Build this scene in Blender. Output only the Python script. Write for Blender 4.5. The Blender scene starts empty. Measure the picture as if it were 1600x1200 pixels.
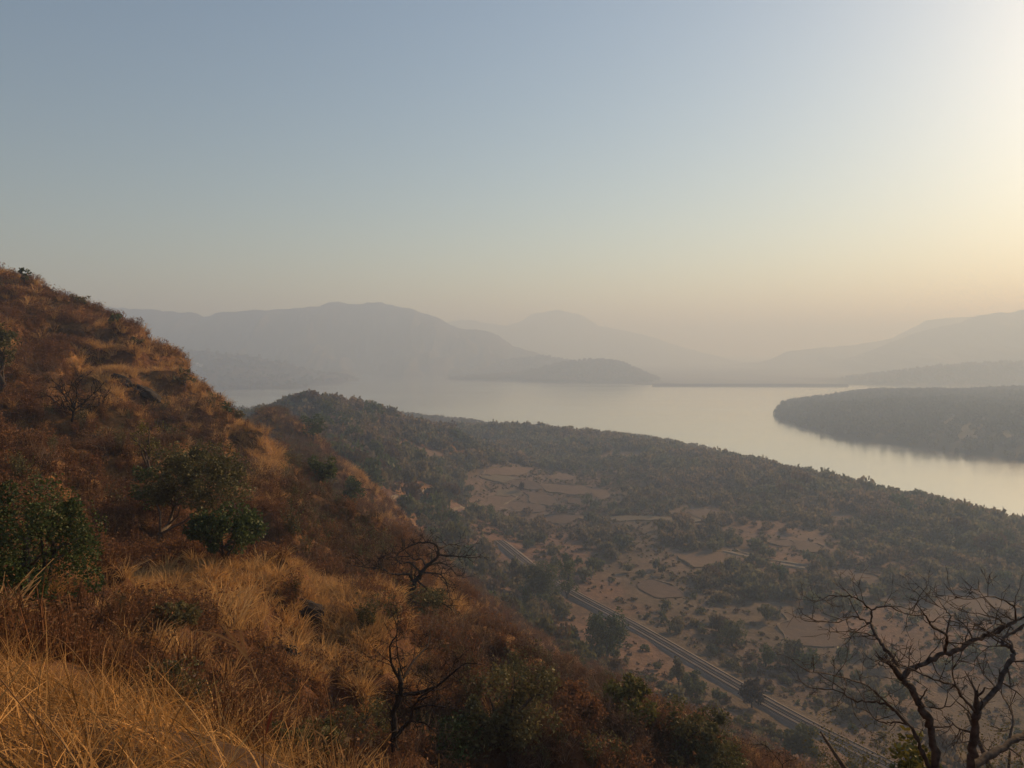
import bpy, bmesh, math, random
import numpy as np
from mathutils import Vector, Matrix, Euler
R = math.radians
S = bpy.context.scene
COL = S.collection

# ------------------------------------------------------------------ camera
F = 1200.0                       # focal length in photo pixels (1600 wide)
HORIZON = 545.0
PITCH = math.atan((600 - HORIZON) / F)
cam_d = bpy.data.cameras.new('camera'); cam_d.sensor_width = 36; cam_d.lens = 27.0
cam_d.clip_start = 0.1; cam_d.clip_end = 60000
cam = bpy.data.objects.new('camera', cam_d); COL.objects.link(cam)
cam.rotation_euler = (R(90) - PITCH, 0, 0)
S.camera = cam

# ------------------------------------------------------------------ light
SUN_AZ, SUN_EL = R(46), R(22)
w = bpy.data.worlds.new('World'); S.world = w; w.use_nodes = True
nt = w.node_tree; nt.nodes.clear()
sky = nt.nodes.new('ShaderNodeTexSky'); sky.sky_type = 'NISHITA'; sky.sun_disc = False
sky.sun_elevation = SUN_EL; sky.sun_rotation = SUN_AZ
sky.altitude = 300; sky.air_density = 1.25; sky.dust_density = 0.8; sky.ozone_density = 1.7
bg = nt.nodes.new('ShaderNodeBackground'); bg.inputs[1].default_value = 0.112
wo = nt.nodes.new('ShaderNodeOutputWorld')
nt.links.new(sky.outputs[0], bg.inputs[0]); nt.links.new(bg.outputs[0], wo.inputs[0])
sd = bpy.data.lights.new('sun', 'SUN'); sd.energy = 5.0; sd.angle = R(1.5); sd.color = (1.0, 0.645, 0.31)
sun = bpy.data.objects.new('sun', sd); COL.objects.link(sun)
SUNV = Vector((math.sin(SUN_AZ) * math.cos(SUN_EL), math.cos(SUN_AZ) * math.cos(SUN_EL), math.sin(SUN_EL)))
sun.rotation_euler = SUNV.to_track_quat('Z', 'Y').to_euler()
vs = S.view_settings
vs.view_transform = 'Standard'; vs.look = 'None'; vs.gamma = 1.0; vs.exposure = -0.18; vs.use_curve_mapping = False
S.render.engine = 'CYCLES'
cy = S.cycles
cy.use_denoising = True; cy.max_bounces = 6; cy.diffuse_bounces = 2; cy.glossy_bounces = 2
cy.transmission_bounces = 2; cy.volume_bounces = 1; cy.transparent_max_bounces = 4
cy.caustics_reflective = False; cy.caustics_refractive = False
HAZE_DENSITY = 0.00050

# ------------------------------------------------------------------ helpers
def ray(px, py):
    x = (px - 800) / F; u = (600 - py) / F
    c, s = math.cos(PITCH), math.sin(PITCH)
    return np.array([x, c + u * s, u * c - s])
def at(px, py, Y):
    d = ray(px, py); return d * (Y / d[1])
def at_z(px, py, z):
    d = ray(px, py); return d * (z / d[2])
def proj(P):
    P = np.asarray(P, float); c, s = math.cos(PITCH), math.sin(PITCH)
    f = P[..., 1] * c - P[..., 2] * s; u = P[..., 1] * s + P[..., 2] * c
    return 800 + F * P[..., 0] / f, 600 - F * u / f

_rs = np.random.RandomState(7)
_T = _rs.rand(256, 256)
def vnoise(x, y):
    xi = np.floor(x).astype(int); yi = np.floor(y).astype(int)
    fx = x - xi; fy = y - yi
    fx = fx * fx * fx * (fx * (fx * 6 - 15) + 10); fy = fy * fy * fy * (fy * (fy * 6 - 15) + 10)
    a = _T[xi & 255, yi & 255]; b = _T[(xi + 1) & 255, yi & 255]
    c = _T[xi & 255, (yi + 1) & 255]; d = _T[(xi + 1) & 255, (yi + 1) & 255]
    return (a * (1 - fx) + b * fx) * (1 - fy) + (c * (1 - fx) + d * fx) * fy * 1.0 - 0.5
def fbm(x, y, wl, oct=4, seed=0.0, gain=0.5):
    r = 0; a = 1.0; k = 1.0 / wl
    for i in range(oct):
        r = r + a * vnoise(x * k + 17.3 * i + seed, y * k - 9.1 * i + seed * 1.7); a *= gain; k *= 2.03
    return r
def smooth(a, b, x):
    t = np.clip((x - a) / (b - a), 0, 1); return t * t * (3 - 2 * t)

def mesh_np(name, V, Q, smooth_shade=True):
    me = bpy.data.meshes.new(name)
    V = np.asarray(V, np.float32); Q = np.asarray(Q, np.int32)
    n = Q.shape[1]
    me.vertices.add(len(V)); me.vertices.foreach_set('co', V.ravel())
    me.loops.add(Q.size); me.loops.foreach_set('vertex_index', Q.ravel())
    me.polygons.add(len(Q)); me.polygons.foreach_set('loop_start', np.arange(0, Q.size, n, dtype=np.int32))
    me.polygons.foreach_set('use_smooth', np.full(len(Q), smooth_shade))
    me.update(calc_edges=True)
    return me
def grid_quads(nu, nv):
    i = np.arange(nu - 1)[:, None] * nv + np.arange(nv - 1)[None, :]
    return np.stack([i, i + nv, i + nv + 1, i + 1], -1).reshape(-1, 4)
def link(name, me, mat=None, parent=None, label=None, cat=None, group=None, kind=None, loc=None):
    o = bpy.data.objects.new(name, me); COL.objects.link(o)
    if mat is not None and me is not None: me.materials.append(mat)
    if parent: o.parent = parent
    if loc is not None: o.location = loc
    if label: o['label'] = label
    if cat: o['category'] = cat
    if group: o['group'] = group
    if kind: o['kind'] = kind
    return o
def set_col(me, name, C):
    a = me.color_attributes.new(name, 'FLOAT_COLOR', 'POINT')
    C = np.concatenate([np.asarray(C, np.float32), np.ones((len(C), 1), np.float32)], 1)
    a.data.foreach_set('color', C.ravel())

def inside(poly, x, y):
    poly = np.asarray(poly); r = np.zeros(x.shape, bool); n = len(poly)
    for i in range(n):
        x0, y0 = poly[i]; x1, y1 = poly[(i + 1) % n]
        c = ((y0 > y) != (y1 > y)) & (x < (x1 - x0) * (y - y0) / (y1 - y0 + 1e-12) + x0); r ^= c
    return r
def edge_dist(poly, x, y, closed=True):
    poly = np.asarray(poly, float); d = np.full(x.shape, 1e9); n = len(poly)
    for i in range(n if closed else n - 1):
        a = poly[i]; b2 = poly[(i + 1) % n]; v = b2 - a
        t = np.clip(((x - a[0]) * v[0] + (y - a[1]) * v[1]) / (v @ v + 1e-12), 0, 1)
        d = np.minimum(d, np.hypot(x - a[0] - t * v[0], y - a[1] - t * v[1]))
    return d

# ------------------------------------------------------------------ materials
def new_mat(name):
    m = bpy.data.materials.new(name); m.use_nodes = True
    b = m.node_tree.nodes['Principled BSDF']; b.inputs['Roughness'].default_value = 0.9
    b.inputs['Specular IOR Level'].default_value = 0.15
    return m, m.node_tree, b
def N(t, typ, **kw):
    n = t.nodes.new(typ)
    for k, v in kw.items():
        if k.startswith('i_'):
            n.inputs[int(k[2:])].default_value = v
        else: setattr(n, k, v)
    return n
def ramp(t, src, stops):
    r = t.nodes.new('ShaderNodeValToRGB'); e = r.color_ramp.elements
    while len(e) < len(stops): e.new(0.5)
    for q, (p, c) in zip(e, stops): q.position = p; q.color = (*c, 1)
    if src is not None: t.links.new(src, r.inputs[0])
    return r
def terrain_mat(name, attr, scales=((0.4, 0.5), (0.06, 0.4)), bump=0.6, bscale=1.2):
    m, t, b = new_mat(name)
    a = N(t, 'ShaderNodeAttribute', attribute_name=attr)
    g = N(t, 'ShaderNodeNewGeometry')
    col = a.outputs['Color']
    for sc, amt in scales:
        n = N(t, 'ShaderNodeTexNoise'); n.inputs['Scale'].default_value = sc; n.inputs['Detail'].default_value = 6
        n.inputs['Roughness'].default_value = 0.65
        t.links.new(g.outputs['Position'], n.inputs['Vector'])
        mr = N(t, 'ShaderNodeMapRange'); mr.inputs[1].default_value = 0.3; mr.inputs[2].default_value = 0.7
        mr.inputs[3].default_value = 1 - amt; mr.inputs[4].default_value = 1 + amt
        t.links.new(n.outputs[0], mr.inputs[0])
        mx = N(t, 'ShaderNodeVectorMath', operation='SCALE')
        t.links.new(col, mx.inputs[0]); t.links.new(mr.outputs[0], mx.inputs['Scale'])
        col = mx.outputs[0]
    t.links.new(col, b.inputs['Base Color'])
    n = N(t, 'ShaderNodeTexNoise'); n.inputs['Scale'].default_value = bscale; n.inputs['Detail'].default_value = 8
    t.links.new(g.outputs['Position'], n.inputs['Vector'])
    bp = N(t, 'ShaderNodeBump'); bp.inputs['Strength'].default_value = bump; bp.inputs['Distance'].default_value = 0.5
    t.links.new(n.outputs[0], bp.inputs['Height']); t.links.new(bp.outputs[0], b.inputs['Normal'])
    return m

# ------------------------------------------------------------------ terrain: heights in log-polar control net
LAKE_Z = -130.0
P = []
def cp(*rows):
    for px, py, Y in rows: P.append(at(px, py, Y))
def cz(*rows):
    for px, py, z in rows: P.append(at_z(px, py, z))
def cw(*rows):
    for r in rows: P.append(np.array(r, float))
# the ledge the camera stands on
cw((0, 0.4, -1.7), (0, -3, -1.5), (-3, 0, -1.2), (-8, 0, 1.5), (3, 0, -3.8), (8, 0, -8.0), (15, 0, -14), (30, 0, -28), (60, 0, -52),
   (-15, 0, 6), (-40, 0, 22), (-80, 0, 45), (0, -10, -0.5), (0, -40, 4), (10, -20, -6), (-20, -20, 10), (40, -40, -30), (-60, -60, 40), (60, -100, -45), (0, -200, 20), (120, 0, -88),
   (0.0, 2.2, -2.3), (1.5, 2.5, -3.6), (-20, 8, 3), (-60, 30, 20), (-120, 60, 44), (-200, 60, 70), (-200,-100,80),(250, 0, -98), (400, 100, -102), (300,-200,-95), (600, 0, -108),(500,-500,-110),(-500,-300,110),(0,-800,20))
cp((0, 1075, 6), (0, 1230, 3.0), (150, 1095, 6), (150, 1230, 3), (300, 1150, 5), (300, 1250, 3.4), (450, 1225, 4.5), (560, 1290, 4.5),
   (700, 1380, 5), (850, 1480, 5.5), (-250, 1030, 6.5), (-250, 1180, 3.5))
# gully behind the ledge
cp((40, 975, 14), (150, 985, 16), (-200, 900, 14), (230, 1000, 18), (330, 1110, 13), (450, 1160, 14), (560, 1180, 18), (640, 1240, 14), (400, 1060, 21), (750, 1330, 14), (900, 1400, 12))
# golden crest
cp((300, 905, 36), (380, 890, 40), (450, 893, 42), (540, 925, 42), (590, 965, 40), (560, 1050, 32), (480, 960, 37), (450, 1010, 31), (600, 1110, 30), (650, 1010, 36), (500, 1090, 25),
   (700, 1110, 30), (800, 1060, 42), (900, 1110, 42), (1000, 1150, 42), (850, 1220, 26), (1000, 1230, 30), (1150, 1240, 34), (1300, 1280, 40), (1500, 1400, 30), (1100, 1400, 20), (1650, 1500, 25), (1350, 1500, 14), (1450, 1560, 8))
cp((770, 985, 62), (870, 1042, 62), (1000, 1105, 60), (1150, 1185, 58), (1300, 1260, 60), (800, 1050, 105), (900, 1100, 115), (1050, 1160, 115), (1200, 1240, 110), (1400, 1330, 110))
# middle slope
cp((500, 800, 76), (590, 812, 84), (640, 850, 84), (690, 905, 80), (715, 960, 74), (560, 880, 66), (450, 830, 62), (620, 930, 56), (400, 870, 52), (660, 960, 50),
   (680, 920, 130), (640, 880, 135), (720, 970, 120))
cp((300, 835, 50), (250, 845, 46), (200, 800, 50), (100, 800, 42), (100, 720, 60), (200, 700, 70), (300, 740, 70), (400, 770, 72), (50, 650, 76), (150, 640, 86),
   (0, 560, 95), (0, 700, 50), (0, 800, 32), (130, 900, 26), (230, 905, 31), (-300, 500, 70), (-300, 650, 35), (-300, 800, 18), (-300, 350, 140))
# spur with the skyline
cp((0, 440, 142), (100, 470, 136), (180, 506, 130), (250, 556, 125), (320, 612, 119), (400, 666, 111), (440, 714, 105), (468, 750, 98),
   (300, 650, 106), (200, 585, 112), (100, 525, 122), (350, 720, 92), (420, 745, 90), (200, 640, 97),
   (180, 560, 190), (320, 670, 175), (420, 735, 155), (470, 790, 135), (0, 500, 220), (-300, 300, 230), (-300, 420, 330), (100, 560, 330), (250, 640, 280))
# rust knoll behind it
cp((390, 654, 255), (420, 649, 268), (455, 656, 270), (500, 690, 252), (480, 682, 242), (545, 728, 212), (575, 775, 190), (540, 755, 186), (500, 745, 186), (450, 712, 215), (430, 688, 230),
   (610, 835, 165), (520, 800, 140), (360, 690, 260), (330, 670, 330), (420, 690, 340), (500, 725, 320), (560, 770, 280), (610, 820, 230))
# wooded hill by the lake
cp((400, 672, 500), (450, 655, 500), (480, 640, 530), (510, 634, 545), (560, 642, 565), (600, 657, 585), (650, 672, 610), (700, 677, 650), (500, 668, 470), (550, 705, 430), (600, 755, 390), (640, 805, 330),
   (560, 676, 500), (650, 725, 470), (630, 780, 350), (450, 690, 420), (380, 690, 450), (300, 680, 620), (510, 660, 660), (600, 680, 690))
# valley floor and the low wooded rise along the shore
cz((770, 960, -86), (740, 900, -90), (700, 850, -92), (800, 880, -98), (900, 900, -100), (950, 1020, -95), (1000, 1000, -98), (1100, 1080, -98), (1200, 1130, -98), (1350, 1190, -98), (1500, 1250, -98), (1000, 900, -103),
   (1200, 950, -104), (1400, 1000, -104), (1600, 1050, -104), (1750, 1050, -105), (700, 780, -98), (800, 760, -104), (900, 760, -106), (750, 710, -97), (850, 710, -106), (1000, 760, -107), (1000, 830, -105), (1200, 850, -106), (1100, 900, -105),
   (800, 677, -96), (900, 690, -101), (1000, 706, -104), (1100, 722, -105), (1200, 752, -105), (1300, 774, -107), (1400, 796, -109), (1500, 818, -111), (1600, 846, -112), (1750, 900, -112),
   (1200, 795, -107), (1400, 850, -109), (1600, 905, -108), (1100, 765, -108), (1500, 900, -107), (1400, 920, -106),(1800,1000,-107))
for px, py, z in ((560, 640, -100), (700, 665, -118), (800, 660, -136), (900, 670, -136), (1000, 685, -136), (1100, 700, -136), (1200, 727, -136), (1300, 748, -136), (1400, 769, -136), (1500, 791, -136), (1600, 817, -136), (1750, 862, -136), (300, 650, -136), (420, 642, -136), (500, 640, -136), (600, 648, -136), (650, 652, -136), (100, 640, -130)):
    cz((px, py, z))
P = np.array(P)
Pr = np.hypot(P[:, 0], P[:, 1]); Pa = np.arctan2(P[:, 0], P[:, 1])
RS = 1.5                                    # log-radius softening near the feet
def lr(r): return np.log(np.hypot(r, RS))
def rbf_fit(a, l, v):
    d = np.hypot((a[:, None] - a[None]) * 1.0, (l[:, None] - l[None]) * 0.75)
    K = np.where(d > 0, d * d * np.log(d + 1e-12), 0) + np.eye(len(a)) * 3e-4
    Q = np.stack([np.ones_like(a), a, l], 1); n = len(a)
    M = np.zeros((n + 3, n + 3)); M[:n, :n] = K; M[:n, n:] = Q; M[n:, :n] = Q.T
    return np.linalg.solve(M, np.concatenate([v, np.zeros(3)]))
_e = P[:, 2] / np.hypot(Pr, RS)
_W = rbf_fit(Pa, lr(Pr), _e)
def rbf_eval(a, l):
    out = np.empty(a.shape); A = a.ravel(); L = l.ravel(); o = out.ravel(); n = len(P); pl = lr(Pr)
    for i in range(0, len(A), 20000):
        s = slice(i, i + 20000)
        d2 = (A[s, None] - Pa[None]) ** 2 + ((L[s, None] - pl[None]) * 0.75) ** 2
        o[s] = (0.5 * d2 * np.log(d2 + 1e-20)) @ _W[:n] + _W[n] + _W[n + 1] * A[s] + _W[n + 2] * L[s]
    return out
# polar sample grid
AZ = np.concatenate([np.linspace(R(-180), R(-50), 66)[:-1], np.linspace(R(-50), R(50), 701)[:-1], np.linspace(R(50), R(180), 66)])
RR = np.exp(np.linspace(math.log(0.3), math.log(1500), 800))
ca = np.linspace(R(-180), R(180), 361); cl = np.linspace(math.log(0.3), math.log(1500), 220)
CA, CL = np.meshgrid(ca, cl, indexing='ij')
CE = rbf_eval(CA, lr(np.exp(CL)))
def bilerp(T, a, l):
    u = (a - ca[0]) / (ca[1] - ca[0]); v = (l - cl[0]) / (cl[1] - cl[0])
    u = np.clip(u, 0, len(ca) - 1.001); v = np.clip(v, 0, len(cl) - 1.001)
    i = u.astype(int); j = v.astype(int); fu = u - i; fv = v - j
    return (T[i, j] * (1 - fu) + T[i + 1, j] * fu) * (1 - fv) + (T[i, j + 1] * (1 - fu) + T[i + 1, j + 1] * fu) * fv
def height(x, y):
    x = np.asarray(x, float); y = np.asarray(y, float)
    r = np.hypot(x, y); a = np.arctan2(x, y)
    z = bilerp(CE, a, np.log(np.maximum(r, 0.3))) * np.hypot(r, RS)
    hill = smooth(-104, -82, z)             # 1 on the slopes, 0 on the valley floor
    near = smooth(4, 30, r)
    d = hill * near * (fbm(x, y, 26, 3, 3.1) * 3.4 + (np.abs(fbm(x * 0.5, y * 1.4, 12, 3, 8.7)) - 0.12) * -4.6 + (np.abs(fbm(x * 0.45, y * 1.3, 26, 3, 14.2)) - 0.12) * -7.0 * smooth(45, 90, r) + fbm(x, y, 3.4, 3, 1.3) * 1.5) * smooth(250, 120, r) ** 0.3 * (0.55 + 0.45 * smooth(60, 20, r))
    d = d + (1 - hill) * fbm(x, y, 60, 3, 5.5) * 1.6 + (1 - near) * fbm(x, y, 1.5, 3, 2.2) * 0.18
    zz = z + d; st = np.interp(r, [20, 60, 150], [2.2, 4.5, 7.0]); u_s = zz / st + fbm(x, y, 22, 3, 77.0) * 1.3; fl = np.floor(u_s); fr = u_s - fl
    stepped = zz + ((smooth(0.25, 0.75, fr) - fr) * st) * 0.75 * hill * smooth(12, 28, r) * smooth(420, 250, r)
    return stepped
def hit(px, py):
    d = ray(px, py); h = math.hypot(d[0], d[1])
    rr = np.exp(np.linspace(math.log(1.5), math.log(1400), 3000)); t = rr / h
    zz = d[2] * t; g = height(d[0] * t, d[1] * t)
    k = np.where(zz < g)[0]
    if len(k) == 0: return None
    k = k[0]; return np.array([d[0] * t[k], d[1] * t[k], g[k]])
GA, GR = np.meshgrid(AZ, RR, indexing='ij')
GX = np.sin(GA) * GR; GY = np.cos(GA) * GR
GZ = height(GX, GY)
TV = np.stack([GX, GY, GZ], -1).reshape(-1, 3)
tme = mesh_np('hillside', TV, grid_quads(len(AZ), len(RR))[:, ::-1])
tx, ty, tz = TV.T
hillm = smooth(-96, -76, tz)
n1 = fbm(tx, ty, 14, 4, 4.4); n2 = fbm(tx, ty, 45, 3, 9.9); n3 = fbm(tx, ty, 90, 4, 6.1)
mixc = lambda a, b, t: np.asarray(a)[None] * (1 - t[:, None]) + np.asarray(b)[None] * t[:, None]
C_hill = mixc((0.12, 0.055, 0.025), (0.21, 0.11, 0.042), smooth(-0.25, 0.3, n1 + 0.5 * n2))
C_val = mixc((0.148, 0.086, 0.055), (0.105, 0.075, 0.047), smooth(-0.2, 0.2, n3 + 0.4 * n2))
tcol = C_val * (1 - hillm[:, None]) + C_hill * hillm[:, None]
ledge = (1 - smooth(7, 14, np.hypot(tx, ty)))[:, None]; tcol = tcol * (1 - ledge) + np.array([0.085, 0.046, 0.022])[None] * ledge
def px_poly(pl): return np.array([hit(*p)[:2] for p in pl])
valley_v = np.where(tz < -84)[0]
for pl, c_, am in (([(732, 748), (765, 727), (830, 727), (905, 740), (962, 770), (966, 792), (900, 824), (840, 824), (790, 812), (735, 804)], (0.165, 0.108, 0.070), 0.8), ([(1195, 842), (1230, 838), (1310, 806), (1345, 815), (1300, 866), (1240, 872)], (0.14, 0.094, 0.062), 0.75),
    ([(755, 828), (870, 833), (905, 885), (830, 872)], (0.155, 0.084, 0.049), 0.85), ([(895, 925), (960, 915), (1015, 950), (1000, 982), (940, 958)], (0.155, 0.084, 0.049), 0.85), ([(930, 1055), (1000, 1000), (1090, 1062), (990, 1085)], (0.165, 0.094, 0.055), 0.85),
    ([(1060, 1105), (1180, 1110), (1330, 1190), (1150, 1215)], (0.125, 0.07, 0.046), 0.85), ([(1060, 985), (1150, 1010), (1290, 1080), (1350, 1150), (1230, 1100)], (0.105, 0.07, 0.053), 0.85), ([(1000, 850), (1130, 850), (1130, 890), (1010, 900)], (0.13, 0.086, 0.056), 0.7), ([(1300, 885), (1420, 895), (1600, 925), (1600, 985), (1440, 965), (1310, 925)], (0.12, 0.084, 0.058), 0.8),
    ([(880, 700), (1040, 700), (1040, 726), (890, 724)], (0.12, 0.085, 0.058), 0.7), ([(600, 765), (700, 755), (740, 790), (640, 815)], (0.13, 0.075, 0.048), 0.7)):
    W_ = px_poly(pl); X_, Y_ = tx[valley_v], ty[valley_v]; e_ = edge_dist(W_, X_, Y_) * np.where(inside(W_, X_, Y_), 1, -1) + fbm(X_, Y_, 22, 3, 12.0) * 22
    f_ = (smooth(-7, 9, e_) * am)[:, None]; tcol[valley_v] = tcol[valley_v] * (1 - f_) + np.array(c_)[None] * f_
set_col(tme, 'soil', tcol)
M_soil = terrain_mat('dry_soil', 'soil', scales=((2.2, 0.35), (0.4, 0.4), (0.06, 0.3)), bump=0.9)
link('hillside', tme, M_soil, kind='structure', label='dry hillside and valley floor running down to the lake')

# ------------------------------------------------------------------ ground sheet, lake
def plane(name, pts, z, mat, **kw):
    me = bpy.data.meshes.new(name); me.from_pydata([(x, y, z) for x, y in pts], [], [tuple(range(len(pts)))]); me.update()
    return link(name, me, mat, **kw)
M_plain, t, b = new_mat('hazy_plain')
g = N(t, 'ShaderNodeNewGeometry'); n = N(t, 'ShaderNodeTexNoise'); n.inputs['Scale'].default_value = 0.004; n.inputs['Detail'].default_value = 8
t.links.new(g.outputs['Position'], n.inputs['Vector'])
r = ramp(t, n.outputs[0], [(0.35, (0.045, 0.045, 0.03)), (0.5, (0.09, 0.07, 0.045)), (0.65, (0.13, 0.10, 0.065))])
t.links.new(r.outputs[0], b.inputs['Base Color'])
plane('ground', [(-13000, -3000), (13000, -3000), (13000, 14000), (-13000, 14000)], -140, M_plain, kind='structure')
M_water, t, b = new_mat('lake_water')
b.inputs['Base Color'].default_value = (0.16, 0.145, 0.11, 1); b.inputs['Roughness'].default_value = 0.08
b.inputs['Specular IOR Level'].default_value = 1.0; b.inputs['IOR'].default_value = 1.5
g = N(t, 'ShaderNodeNewGeometry')
mp = N(t, 'ShaderNodeMapping'); mp.inputs['Scale'].default_value = (0.5, 0.9, 1); t.links.new(g.outputs['Position'], mp.inputs[0])
n = N(t, 'ShaderNodeTexNoise'); n.inputs['Scale'].default_value = 0.25; n.inputs['Detail'].default_value = 5
t.links.new(mp.outputs[0], n.inputs['Vector'])
bp = N(t, 'ShaderNodeBump'); bp.inputs['Strength'].default_value = 0.25; bp.inputs['Distance'].default_value = 0.6
t.links.new(n.outputs[0], bp.inputs['Height']); t.links.new(bp.outputs[0], b.inputs['Normal'])
gl = N(t, 'ShaderNodeBsdfGlossy'); gl.inputs['Color'].default_value = (0.98, 0.95, 0.86, 1); gl.inputs['Roughness'].default_value = 0.16; t.links.new(bp.outputs[0], gl.inputs['Normal'])
ms = N(t, 'ShaderNodeMixShader'); ms.inputs[0].default_value = 0.65; t.links.new(b.outputs[0], ms.inputs[1]); t.links.new(gl.outputs[0], ms.inputs[2]); t.links.new(ms.outputs[0], t.nodes['Material Output'].inputs[0])
rn = N(t, 'ShaderNodeTexNoise'); rn.inputs['Scale'].default_value = 1.0; rn.inputs['Detail'].default_value = 4; rm = N(t, 'ShaderNodeMapping'); rm.inputs['Scale'].default_value = (0.0016, 0.009, 1); rm.inputs['Rotation'].default_value = (0, 0, 0.25)
t.links.new(g.outputs['Position'], rm.inputs[0]); t.links.new(rm.outputs[0], rn.inputs['Vector']); rr2 = N(t, 'ShaderNodeMapRange'); rr2.inputs[1].default_value = 0.4; rr2.inputs[2].default_value = 0.62; rr2.inputs[3].default_value = 0.11; rr2.inputs[4].default_value = 0.21
t.links.new(rn.outputs[0], rr2.inputs[0]); t.links.new(rr2.outputs[0], gl.inputs['Roughness'])
plane('lake', [(-2600, 100), (2600, 100), (2600, 2715), (600, 2715), (450, 2760), (300, 3300), (-200, 3700), (-1200, 3900), (-2600, 3900)], LAKE_Z, M_water, kind='structure')

# ------------------------------------------------------------------ far hills
M_far, t, b = new_mat('far_hill_scrub')
g = N(t, 'ShaderNodeNewGeometry'); n = N(t, 'ShaderNodeTexNoise'); n.inputs['Scale'].default_value = 0.012; n.inputs['Detail'].default_value = 10
n.inputs['Roughness'].default_value = 0.7
t.links.new(g.outputs['Position'], n.inputs['Vector'])
r = ramp(t, n.outputs[0], [(0.3, (0.035, 0.04, 0.024)), (0.5, (0.06, 0.052, 0.03)), (0.62, (0.11, 0.08, 0.05))])
t.links.new(r.outputs[0], b.inputs['Base Color'])
def far_hill(name, prof, Yc, foot, back, label, rough=1.0, cliff=0.0, nu=760, nv=80, zb=-137.0, seed=0.0, foot_of=None, skew=0.0):
    """a ridge whose crest follows world heights along x at distance Yc; foot = metres the slope runs towards us, back = behind"""
    W = np.array([at(px, py, Yc + skew * (px - prof[0][0])) for px, py in prof])
    x = np.linspace(W[0, 0], W[-1, 0], nu); zc = np.interp(x, W[:, 0], W[:, 2]); yc = np.interp(x, W[:, 0], W[:, 1])
    zc = zc + fbm(x, yc * 0, 120, 4, seed + 2, 0.6) * 14 * rough
    v = np.linspace(-1, 1, nv)
    X, Vv = np.meshgrid(x, v, indexing='ij'); ZC = np.repeat(zc[:, None], nv, 1); YC = np.repeat(yc[:, None], nv, 1)
    Y = YC + np.where(Vv < 0, Vv * foot, Vv * back)
    s = 1 - np.abs(Vv)
    prof_s = s * 0.55 + 0.45 * s * s
    if cliff: prof_s = prof_s * (1 - cliff) + cliff * smooth(0.55, 0.8, s)
    H = ZC - zb
    gul = np.abs(fbm(X, Y * 0.3, 420, 5, seed, 0.6)) * 1.9 - 0.3
    Z = zb + H * np.clip(prof_s - rough * 0.35 * gul * np.sin(np.pi * np.clip(s, 0, 1)) ** 1.0, 0, 1)
    Z += rough * fbm(X, Y, 90, 4, seed + 4, 0.6) * 9 * smooth(0, 0.25, s) * (1 - 0.6 * smooth(0.85, 1, s))
    X = X + fbm(X, Y, 400, 2, seed + 9) * 0
    me = mesh_np(name, np.stack([X, Y, Z], -1).reshape(-1, 3), grid_quads(nu, nv)[:, ::-1])
    return link(name, me, M_far, kind='structure', label=label)
far_hill('hill_range', [(-300, 470), (40, 452), (105, 455), (150, 473), (200, 482), (300, 487), (318, 494), (336, 487), (420, 482), (500, 478), (530, 470), (560, 473), (590, 471), (640, 481), (690, 500), (720, 512), (745, 512), (772, 520), (800, 540), (840, 552), (880, 566), (940, 590), (960, 600)],
         4600, 1150, 900, 'long hazy mountain ridge behind the lake at left', seed=1.0, cliff=0.25)
far_hill('hill_range', [(620, 560), (700, 502), (722, 497), (760, 503), (790, 507), (815, 500), (832, 489), (870, 484), (905, 489), (935, 507), (990, 519), (1040, 533), (1100, 552), (1180, 575)],
         8200, 1300, 900, 'pale flat-topped hill fading behind the first ridge', seed=2.3, cliff=0.2)
far_hill('hill_range', [(1040, 600), (1120, 585), (1180, 570), (1232, 549), (1260, 545), (1340, 538), (1395, 528), (1450, 499), (1510, 494), (1580, 492), (1700, 480), (1900, 470)],
         6000, 1400, 900, 'faint hill rising on the far right, second line', seed=3.1)
far_hill('hill_range', [(1330, 560), (1400, 530), (1430, 520), (1500, 502), (1540, 490), (1560, 486), (1575, 488), (1600, 482), (1700, 470), (1900, 460)],
         4900, 1500, 900, 'hazy mountain slope on the far right', seed=4.4)
far_hill('hill', [(-100, 520), (200, 530), (270, 545), (330, 549), (400, 557), (440, 566), (500, 583), (545, 592), (575, 600)],
         3150, 900, 500, 'low wooded hill sloping into the lake at left', seed=5.2, rough=0.7)
far_hill('hill', [(520, 598), (570, 588), (640, 583), (700, 574), (760, 570), (800, 562), (850, 557), (885, 562), (930, 575), (990, 592), (1010, 602)],
         4000, 330, 400, 'pale low land joining the headland to the left range', seed=8.1, rough=0.5)
far_hill('hill', [(590, 601), (680, 593), (760, 588), (820, 582), (850, 576), (890, 566), (930, 562), (965, 566), (1000, 580), (1030, 594), (1060, 604)],
         3300, 420, 400, 'dark wooded headland at the left end of the dam', seed=6.0, rough=0.5)
far_hill('hill', [(1330, 606), (1370, 592), (1420, 580), (1460, 573), (1530, 567), (1600, 566), (1700, 560), (1900, 556)],
         2950, 300, 700, 'low wooded shore behind the island at right', seed=7.7, rough=0.5)


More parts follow.
